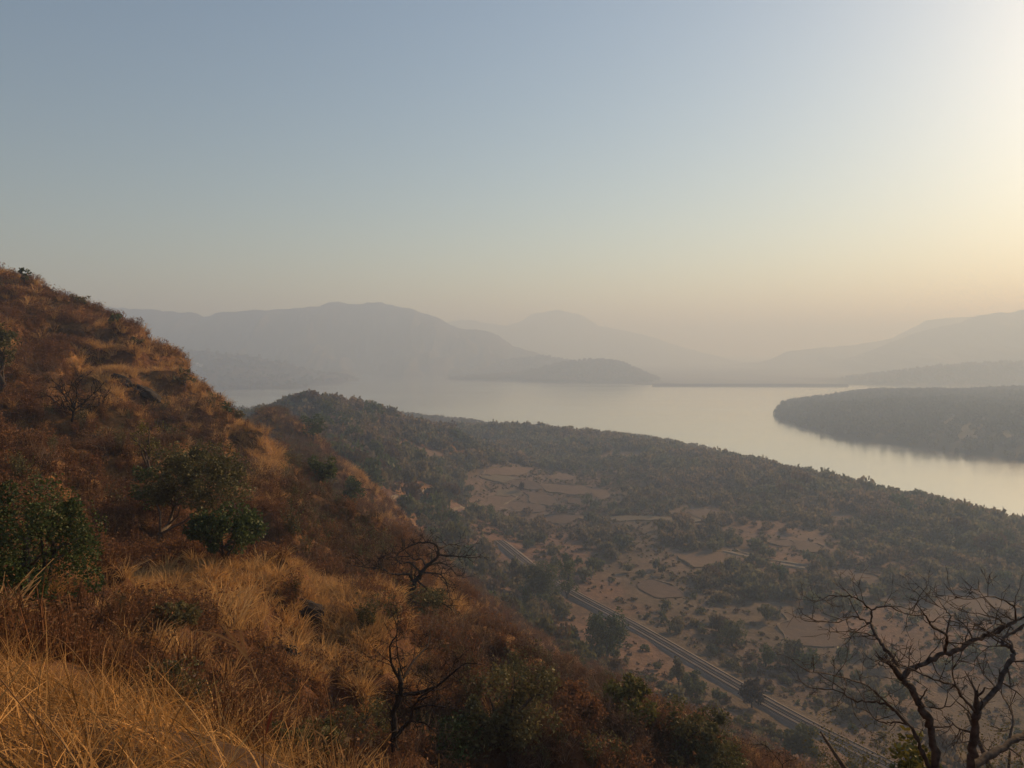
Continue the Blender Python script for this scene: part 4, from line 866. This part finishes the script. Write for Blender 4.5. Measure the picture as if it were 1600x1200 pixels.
# ------------------------------------------------------------------ leafless trees
def bare_tree(name, label, limbs, Y0, seed, twig_len, twig_r, step_px, bark, depth_spread=0.12, tw_depth=2, up=0.02, ground=True, ntw=1.0, wscale=1.0):
    r_ = np.random.RandomState(seed); placed = []; root = None; tw = MB(); sc = Y0 / F
    for li, (pts, w0, w1) in enumerate(limbs):
        pts = np.array(pts, float)
        if placed:
            A = np.array(placed); d2 = np.hypot(A[:, 0] - pts[0, 0], A[:, 1] - pts[0, 1]); j = d2.argmin(); ys = A[j, 2]
            if d2[j] < 10: pts[0] = A[j, :2]
        else: ys = Y0
        ye = ys + r_.normal() * depth_spread * Y0 * (0.3 if li == 0 else 1.0) * min(1, np.hypot(*(pts[-1] - pts[0])) / 120)
        n = len(pts); t_ = np.linspace(0, n - 1, (n - 1) * 4 + 1)
        k_ = np.clip(t_.astype(int), 0, n - 2); f = (t_ - k_)[:, None]; g0 = lambda q: pts[np.clip(q, 0, n - 1)]
        cr = 0.5 * (2 * g0(k_) + (-g0(k_ - 1) + g0(k_ + 1)) * f + (2 * g0(k_ - 1) - 5 * g0(k_) + 4 * g0(k_ + 1) - g0(k_ + 2)) * f ** 2 + (-g0(k_ - 1) + 3 * g0(k_) - 3 * g0(k_ + 1) + g0(k_ + 2)) * f ** 3)
        cr = cr * 0.35 + 0.65 * np.stack([np.interp(t_, np.arange(n), pts[:, 0]), np.interp(t_, np.arange(n), pts[:, 1])], 1); cr[1:-1] += r_.normal(size=(len(cr) - 2, 2)) * 0.13 * w0
        Ys = ys + (ye - ys) * np.linspace(0, 1, len(cr)) ** 1.0
        Wd = np.array([at(a, b2, y) for (a, b2), y in zip(cr, Ys)])
        for (a, b2), y in zip(cr, Ys): placed.append((a, b2, y))
        rad = np.linspace(w0, w1, len(cr)) * wscale * sc / 2 * (1 + 0.12 * r_.normal(size=len(cr)))
        if root is None:
            base = Wd[0].copy()
            if ground:
                gz = float(height(base[0], base[1])); steps = max(2, int((base[2] - gz) / 0.5) + 2)
                low = np.array([[base[0] + 0.02 * i_, base[1], gz - 0.3 + (base[2] - gz + 0.3) * i_ / steps] for i_ in range(steps)])
                low[:, 0] += (np.linspace(0, 1, steps) - 1) * 0.0
                Wd = np.concatenate([low, Wd]); rad = np.concatenate([np.linspace(rad[0] * 1.25, rad[0], steps), rad]); base = low[0]
            root = link(name, None, label=label, cat='tree', loc=tuple(base)); O = base
        m = MB(); m.tube(Wd - O, np.maximum(rad, twig_r * 0.8), 8 if w0 > 6 else 5)
        link('trunk' if li == 0 else 'branch', m.mesh('trunk' if li == 0 else 'branch'), bark, parent=root)
        Lp = np.concatenate([[0], np.cumsum(np.hypot(*np.diff(cr, axis=0).T))])
        s0 = 0.45 if li == 0 else 0.2
        if ground and li == 0: Wq = Wd[-len(cr):]
        else: Wq = Wd
        q = Lp[-1] * s0
        while q < Lp[-1]:
            j = min(np.searchsorted(Lp, q), len(cr) - 2); tan = Wq[j + 1] - Wq[max(0, j - 1)]; tan = tan / (np.linalg.norm(tan) + 1e-9)
            d_ = tan * 0.5 + r_.normal(size=3) * 0.75 + np.array([0, 0, 0.25])
            grow(tw, r_, Wq[j] - O, d_, twig_len * r_.uniform(0.5, 1.2), max(twig_r, min(rad[-1], twig_r * 2)), tw_depth, 0.17, up, 4, (2, 3), 0.7, twig_r * 0.6, 0.7)
            q += step_px * r_.uniform(0.5, 1.5) / ntw
        grow(tw, r_, Wq[-1] - O, Wq[-1] - Wq[-3], twig_len, max(rad[-1], twig_r), tw_depth, 0.17, up, 4, (2, 3), 0.7, twig_r * 0.6, 0.7)
    link('twigs', tw.mesh('twigs'), bark, parent=root, kind='stuff')
    return root
Z6 = lambda L_: [(1260 + a / 4, 900 + b2 / 4) for a, b2 in L_]
bare_tree('bare_tree', 'leafless dark tree with two forked limbs at lower right, left stem', [
    (Z6([(815, 1240), (795, 1060), (770, 930), (720, 830), (690, 760), (640, 690), (590, 630)]), 15, 12),
    (Z6([(590, 630), (545, 520), (480, 440), (430, 370), (405, 305), (360, 275), (290, 250)]), 10, 3),
    (Z6([(400, 290), (405, 215), (360, 170), (300, 130), (240, 125), (140, 125), (95, 150)]), 5, 1.5),
    (Z6([(405, 215), (450, 195), (520, 190), (600, 230), (660, 235), (700, 140)]), 4, 1.2),
    (Z6([(290, 250), (200, 290), (80, 285), (0, 250)]), 2.5, 1.0),
    (Z6([(430, 400), (380, 360), (270, 350), (180, 350)]), 3, 1.0),
    (Z6([(590, 625), (650, 580), (760, 535), (840, 495), (940, 460), (1050, 400), (1140, 365), (1250, 320), (1310, 280)]), 11, 6),
    (Z6([(1310, 280), (1300, 190), (1250, 160), (1180, 130), (1120, 130), (1030, 145)]), 4, 1.2),
    (Z6([(860, 480), (885, 400), (870, 360), (790, 320), (760, 280), (730, 230)]), 6, 3),
    (Z6([(875, 365), (890, 290), (905, 250), (870, 215), (815, 180)]), 4, 1.2),
    (Z6([(1310, 280), (1240, 250), (1170, 200)]), 3, 1.2), (Z6([(1260, 310), (1180, 260), (1100, 240), (990, 225)]), 3, 1.2),
    (Z6([(1250, 310), (1180, 300), (1110, 350)]), 3, 1.2),
    (Z6([(770, 1200), (720, 1090), (690, 1000), (640, 930), (560, 850), (480, 790), (390, 785), (300, 780), (200, 720), (60, 705)]), 9, 1.5),
    (Z6([(560, 850), (430, 730), (380, 680), (240, 640), (130, 610), (20, 600)]), 4, 1.2),
    (Z6([(640, 930), (560, 910), (500, 920), (420, 890), (380, 820)]), 4, 1.2),
    (Z6([(770, 820), (830, 825), (900, 815)]), 4, 2)], 7.0, 5, 0.20, 0.0042, 18, M_bark, wscale=0.85)
bare_tree('bare_tree', 'leafless dark tree with a crooked limb at the right edge, right stem', [
    (Z6([(1020, 1240), (1045, 1060), (1050, 900), (1060, 850)]), 16, 13),
    (Z6([(1060, 850), (1100, 800), (1200, 690), (1240, 590), (1300, 500), (1285, 450), (1220, 430), (1240, 390), (1310, 340), (1400, 300)]), 12, 4),
    (Z6([(1040, 845), (980, 770), (930, 690), (830, 660), (700, 600), (620, 565), (480, 535)]), 6, 1.5),
    (Z6([(920, 685), (910, 590), (960, 510)]), 3, 1.2),
    (Z6([(1050, 1190), (1150, 1110), (1300, 1020), (1420, 950)]), 14, 11),
    (Z6([(1285, 1020), (1290, 880), (1260, 800), (1220, 740)]), 6, 2),
    (Z6([(1240, 660), (1310, 720), (1380, 790)]), 3, 1.2), (Z6([(1220, 440), (1140, 440), (1050, 420)]), 3, 1.2), (Z6([(1030, 980), (960, 960), (900, 900), (850, 870)]), 5, 1.5)], 6.6, 6, 0.20, 0.0042, 18, M_bark, wscale=0.85)
Z5 = lambda L_: [(560 + a / 8.89, 830 + b2 / 8.89) for a, b2 in L_]
yb = spot(637, 936)[1]
bare_tree('bare_tree', 'spreading leafless tree leaning out from the slope above the valley', [
    (Z5([(690, 930), (760, 800), (790, 690), (840, 640)]), 6, 5),
    (Z5([(840, 640), (880, 560), (940, 490), (1050, 400), (1110, 340), (1100, 220), (1060, 170), (960, 150), (820, 160), (700, 220)]), 5, 0.8),
    (Z5([(1110, 345), (1270, 340), (1400, 350), (1550, 370)]), 2.4, 0.7), (Z5([(940, 490), (1080, 440), (1160, 440), (1280, 500), (1360, 600), (1450, 640)]), 2.6, 0.7), (Z5([(1100, 225), (1180, 220), (1270, 180), (1400, 200)]), 2, 0.7),
    (Z5([(790, 690), (740, 680), (700, 600), (560, 600), (430, 590), (350, 520), (280, 450), (280, 390), (320, 350)]), 3.4, 0.8), (Z5([(350, 520), (200, 510), (0, 490)]), 2, 0.7),
    (Z5([(870, 570), (710, 430), (600, 450), (520, 390), (560, 310), (680, 220)]), 2.4, 0.8), (Z5([(930, 480), (880, 380), (800, 400), (700, 350), (530, 350)]), 2, 0.7),
    (Z5([(800, 670), (870, 730), (1000, 840), (1090, 930), (1180, 1010), (1270, 1060), (1370, 1190)]), 2.6, 0.8), (Z5([(890, 590), (1130, 590), (1220, 700), (1270, 900)]), 2.2, 0.7)],
    yb, 7, 0.9, 0.032, 6, M_barkd, wscale=1.45)
Z4 = lambda L_: [(500 + a / 3.158, 820 + b2 / 3.158) for a, b2 in L_]
yb = spot(615, 1185)[1]
bare_tree('bare_tree', 'twin-stemmed leafless tree on the golden slope in the middle foreground', [
    (Z4([(368, 1140), (360, 1000), (365, 920), (395, 850), (400, 780)]), 8, 5),
    (Z4([(400, 780), (350, 680), (345, 600), (380, 540), (385, 460)]), 3.4, 0.8), (Z4([(400, 775), (460, 670), (530, 600), (545, 540)]), 3.4, 0.8), (Z4([(405, 760), (385, 650), (385, 600)]), 2, 0.8),
    (Z4([(395, 850), (480, 830), (570, 800), (620, 760), (680, 710), (715, 685)]), 4.4, 0.9), (Z4([(375, 1060), (400, 1010), (450, 950), (460, 900), (500, 845), (560, 810)]), 5, 1.5),
    (Z4([(450, 965), (520, 980), (580, 1030)]), 2.4, 0.8), (Z4([(455, 910), (530, 890), (620, 900)]), 2.4, 0.8)],
    yb, 8, 0.6, 0.016, 10, M_barkd, wscale=1.5)
yb = spot(112, 662)[1]
bare_tree('bare_tree', 'wide fan-shaped leafless tree on the upper slope at left', [
    ([(112, 662), (115, 645), (116, 636)], 4, 3), ([(116, 638), (102, 622), (92, 604)], 2, 0.7), ([(116, 638), (120, 615), (118, 598)], 2, 0.7), ([(116, 640), (135, 625), (150, 612)], 2, 0.7), ([(115, 645), (140, 636), (165, 632)], 2, 0.7), ([(114, 652), (135, 652), (152, 646)], 2, 0.7), ([(115, 642), (100, 636), (84, 626)], 1.6, 0.7)],
    yb, 9, 1.0, 0.05, 5, M_barkd)
bare_tree('bare_sapling', 'small leafless sapling cut off by the bottom edge left of the big bare trees', [
    ([(1228, 1215), (1222, 1195), (1212, 1182), (1200, 1168)], 3, 1), ([(1222, 1195), (1232, 1188), (1238, 1187)], 2, 0.8)], 11.0, 10, 0.16, 0.005, 10, M_barkd, ground=True, wscale=0.6)

# dark rock breaking through the golden spur
def rock(label, px, py, wpx, hpx, seed):
    g_ = spot(px, py); sc = g_[1] / F; r_ = np.random.RandomState(seed)
    bm = bmesh.new(); bmesh.ops.create_icosphere(bm, subdivisions=3, radius=1.0)
    for v in bm.verts:
        n_ = 1 + 0.35 * float(fbm(np.array([v.co.x * 2 + seed]), np.array([v.co.y * 2 + v.co.z * 3]), 1.0, 3)[0]); q_ = round(v.co.z * 3) / 3 * 0.4 + v.co.z * 0.6
        v.co = Vector((v.co.x * n_ * wpx * sc / 2, v.co.y * n_ * wpx * sc / 3, q_ * n_ * hpx * sc / 2))
    me = bpy.data.meshes.new('rock_outcrop'); bm.to_mesh(me); bm.free()
    o = link('rock_outcrop', me, M_rock, label=label, cat='rock', loc=tuple(g_ + np.array([0.0, 0.25, 0.1]))); o.rotation_euler = (0, 0.5, 0.3)
M_rock = bark_mat('basalt_rock', (0.022, 0.018, 0.016), (0.06, 0.05, 0.042), 1.2)
rock('dark rock ledge in the golden spur, upper one', 190, 598, 34, 16, 3); rock('longer dark rock ledge in the golden spur, lower one', 226, 618, 52, 18, 5); rock('dark rock hollow in the golden crest', 482, 962, 60, 34, 8); rock('small dark rock below the golden crest', 452, 1026, 36, 18, 9)

# ------------------------------------------------------------------ foreground grass on the ledge
r5 = np.random.RandomState(21)
def blades(n, x0, x1, y0, y1, L0, L1, w, lean, seg=7, keep=None):
    x = r5.uniform(x0, x1, n); y = r5.uniform(y0, y1, n); z = height(x, y)
    if keep is not None:
        k_ = keep(x, y, z); x, y, z = x[k_], y[k_], z[k_]; n = len(x)
    p = np.stack([x, y, z - 0.03], 1); d = np.stack([lean[0] + r5.normal(size=n) * 0.5, lean[1] + r5.normal(size=n) * 0.45, np.ones(n)], 1); d /= np.linalg.norm(d, axis=1)[:, None]
    L_ = r5.uniform(L0, L1, n); pts = [p]; bend = r5.uniform(0.03, 0.5, n)[:, None]
    bd = np.stack([d[:, 0] + r5.normal(size=n) * 0.2, d[:, 1] + r5.normal(size=n) * 0.2, -0.3 * np.ones(n)], 1)
    for i in range(seg):
        pts.append(pts[-1] + d * (L_ / seg)[:, None]); d = d + bd * bend; d /= np.linalg.norm(d, axis=1)[:, None]
    pts = np.stack(pts, 1); sd_ = np.cross(d, r5.normal(size=(n, 3))); sd_ /= np.linalg.norm(sd_, axis=1)[:, None]
    ww = (w * r5.uniform(0.5, 1.3, n))[:, None, None] * np.linspace(1, 0.15, seg + 1)[None, :, None] / 2
    V = np.stack([pts - sd_[:, None] * ww, pts + sd_[:, None] * ww], 2).reshape(-1, 3)
    b0 = (np.arange(n) * (seg + 1) * 2)[:, None]; i = np.arange(seg)[None] * 2
    return V, np.stack([b0 + i, b0 + i + 1, b0 + i + 3, b0 + i + 2], -1).reshape(-1, 4)
def in_ledge(x, y, z): 
    u, v = proj(np.stack([x, y, z + 0.35], -1)); edge = np.interp(u, [-400, 0, 150, 280, 380, 470, 560, 680], [985, 1000, 1020, 1075, 1120, 1165, 1200, 1240])
    return (y > np.where(x > -1.1, 3.0, 1.7)) & (fbm(x, y, 0.7, 2, 5.0) > r5.uniform(-0.5, 0.25, len(x))) & (v > edge - 4 + r5.normal(size=len(x)) * 12) & (z > -4.2)
m = MB()
m.add(*blades(13000, -8, 1.0, 1.3, 8.5, 0.25, 0.6, 0.011, (-0.25, -0.1), keep=in_ledge))
m.add(*blades(5000, -8, 1.0, 1.3, 8.5, 0.3, 0.6, 0.010, (0.45, -0.2), keep=in_ledge))
m.add(*blades(4500, -8, 1.0, 1.3, 8.0, 0.5, 0.9, 0.009, (-0.65, -0.05), keep=in_ledge))
m.add(*blades(420, -7, -0.2, 2.8, 7.5, 0.7, 1.1, 0.010, (-0.8, 0.0), seg=9, keep=in_ledge))
m.add(*blades(26000, -8, 1.5, 1.3, 8.5, 0.1, 0.32, 0.008, (-0.2, 0.0), keep=in_ledge))
link('tall_grass', m.mesh('tall_grass', False), M_straw, kind='stuff', label='tall golden dry grass on the ledge at lower left')
M_stalk = leaf_mat('grass_stalk', (0.36, 0.19, 0.08), (0.42, 0.26, 0.12), vary=0.3, nscale=3)
M_redleaf = leaf_mat('red_brown_blade', (0.16, 0.045, 0.03), (0.2, 0.06, 0.035), vary=0.2)
def stalk(label, pts, w, Y, leafs=(), red=()):
    r_ = np.random.RandomState(int(pts[0][0]))
    Wd = np.array([at(a, b2, Y) for a, b2 in pts]); base = Wd[0].copy(); base[2] = float(height(base[0], base[1])) - 0.03
    if base[2] < Wd[0][2]: Wd = np.concatenate([[base], Wd])
    O = Wd[0]; root = link('grass_stalk', None, label=label, cat='grass stalk', group='tall stalks standing above the golden grass', loc=tuple(O))
    n = len(Wd); t_ = np.linspace(0, n - 1, 24); L_ = np.stack([np.interp(t_, np.arange(n), Wd[:, c]) for c in range(3)], 1)
    for c in range(3): L_[1:-1, c] = np.convolve(L_[:, c], [0.25, 0.5, 0.25], 'valid')
    m = MB(); m.tube(L_ - O, np.linspace(w, w * 0.4, 24), 5); link('stem', m.mesh('stem'), M_stalk, parent=root)
    for k_, (lst, mt) in enumerate([(l, M_stalk) for l in leafs] + [(l, M_redleaf) for l in red]):
        V = np.array([at(a, b2, Y - 0.02) for a, b2 in lst]) - O; nn = len(V); ww = (np.sin(np.linspace(0.35, 3.05, nn)) * w * (1.5 if mt is M_stalk else 2.4))[:, None]
        sd_ = np.array([0.8, 0.2, 0.5]); m = MB(); m.add(np.concatenate([V - sd_ * ww, V + sd_ * ww]), np.stack([np.arange(nn - 1), np.arange(1, nn), np.arange(1, nn) + nn, np.arange(nn - 1) + nn], -1)); link('leaf_blade', m.mesh('leaf_blade'), mt, parent=root)
stalk('tallest grass stalk, bending left with a red-brown leaf', [(412, 1200), (412, 1124), (406, 1070), (393, 1044), (385, 1022), (365, 1003), (343, 994), (318, 988)], 0.0045, 3.9, [[(385, 1022), (366, 1000), (352, 984), (341, 968)], [(400, 1060), (388, 1030), (370, 1010), (345, 1000)], [(368, 1005), (340, 992), (318, 987), (300, 986)], [(392, 1044), (378, 1000), (374, 975)]], [[(415, 1150), (421, 1126), (428, 1098)]])
stalk('pale thin grass stalk second from the tallest on its right', [(489, 1200), (493, 1146), (501, 1096), (503, 1080)], 0.003, 3.9, [[(492, 1150), (486, 1110), (480, 1085)]])
stalk('pale thin grass stalk farthest right of the tall ones', [(519, 1200), (517, 1124), (510, 1074), (495, 1046), (488, 1036)], 0.003, 3.9, [[(517, 1180), (505, 1150), (490, 1140), (478, 1138)]])
stalk('dark bent grass stem at the bottom left corner', [(84, 1200), (64, 1149), (38, 1108), (0, 1060), (-20, 1035)], 0.005, 3.0)
stalk('second bent grass stem right of the corner one', [(124, 1200), (94, 1154), (66, 1126), (40, 1105)], 0.004, 3.0)
stalk('upright pale grass stalk above the middle of the golden grass', [(210, 1115), (217, 1064), (222, 1032)], 0.005, 4.6)
stalk('upright thin grass stalk left of the pale upright one', [(187, 1075), (188, 1040), (191, 997)], 0.004, 5.0, [[(188, 1040), (172, 1005), (158, 985)], [(190, 1030), (200, 1005), (206, 1000)]])
stalk('long grass stalk bending left over the dark bush', [(150, 1075), (125, 1030), (100, 1003), (72, 990), (60, 985)], 0.004, 5.0)
stalk('fan of short pale grass at the bottom edge beside the bare tree', [(556, 1205), (553, 1185), (550, 1168)], 0.004, 4.2, [[(555, 1200), (540, 1190), (525, 1200)], [(556, 1200), (570, 1188), (592, 1183), (615, 1184)]])

# ------------------------------------------------------------------ pale buildings on the far left shore
far_v = []
for o in bpy.data.objects:
    if o.name.split('.')[0] == 'hill' and o.type == 'MESH' and o.get('label', '').startswith('low wooded hill sloping'):
        v = np.empty(len(o.data.vertices) * 3, np.float32); o.data.vertices.foreach_get('co', v); far_v = v.reshape(-1, 3).astype(float)
M_wall = field_mat('whitewashed_wall', (0.62, 0.60, 0.55), (0.70, 0.68, 0.63)); M_roof = field_mat('tin_roof', (0.40, 0.38, 0.36), (0.5, 0.48, 0.45))
for px, py, w_, lb in ((303, 570, 16, 'long white building on the far left shore'), (313, 573, 9, 'small white building right of the long one on the far shore')):
    u_, v_ = proj(far_v); c_ = far_v[np.argmin((u_ - px) ** 2 + (v_ - py) ** 2 + (far_v[:, 1] > 3150) * 1e4)]
    root = link('building', None, label=lb, cat='building', group='white buildings on the far left shore', loc=tuple(c_))
    def box(name, x0, x1, y0, y1, z0, z1, ridge, mat):
        V = [(x0, y0, z0), (x1, y0, z0), (x1, y1, z0), (x0, y1, z0), (x0, y0, z1), (x1, y0, z1), (x1, y1, z1), (x0, y1, z1)]; Fq = [(0, 1, 5, 4), (1, 2, 6, 5), (2, 3, 7, 6), (3, 0, 4, 7)]
        if ridge: V = [(x0, y0, z0), (x1, y0, z0), (x1, y1, z0), (x0, y1, z0), (x0, (y0 + y1) / 2, z1), (x1, (y0 + y1) / 2, z1)]; Fq = [(0, 1, 5, 4), (2, 3, 4, 5), (1, 2, 5), (3, 0, 4)]
        me = bpy.data.meshes.new(name); me.from_pydata(V, [], Fq); me.update(); link(name, me, mat, parent=root)
    box('wall', -w_, w_, -5, 5, -6, 6, False, M_wall); box('roof', -w_ - 1, w_ + 1, -6, 6, 6, 9, True, M_roof)

# ------------------------------------------------------------------ haze
def add_haze():
    m = bpy.data.materials.new('haze_air'); m.use_nodes = True; t = m.node_tree; t.nodes.clear()
    o = t.nodes.new('ShaderNodeOutputMaterial'); v = t.nodes.new('ShaderNodeVolumePrincipled')
    v.inputs['Color'].default_value = (0.49, 0.675, 1.0, 1)
    v.inputs['Density'].default_value = HAZE_DENSITY
    v.inputs['Absorption Color'].default_value = (0.36, 0.36, 0.36, 1)
    v.inputs['Anisotropy'].default_value = 0.29
    t.links.new(v.outputs[0], o.inputs['Volume'])
    me = bpy.data.meshes.new('haze')
    x0, x1, y0, y1, z0, z1 = -13500, 13500, -3500, 14500, -141.5, 366
    vv = [(x, y, z) for x in (x0, x1) for y in (y0, y1) for z in (z0, z1)]
    ff = [(0, 1, 3, 2), (4, 6, 7, 5), (0, 4, 5, 1), (2, 3, 7, 6), (0, 2, 6, 4), (1, 5, 7, 3)]
    me.from_pydata(vv, [], ff); me.update()
    link('haze', me, m, kind='stuff', label='warm morning haze filling the valley')
add_haze()
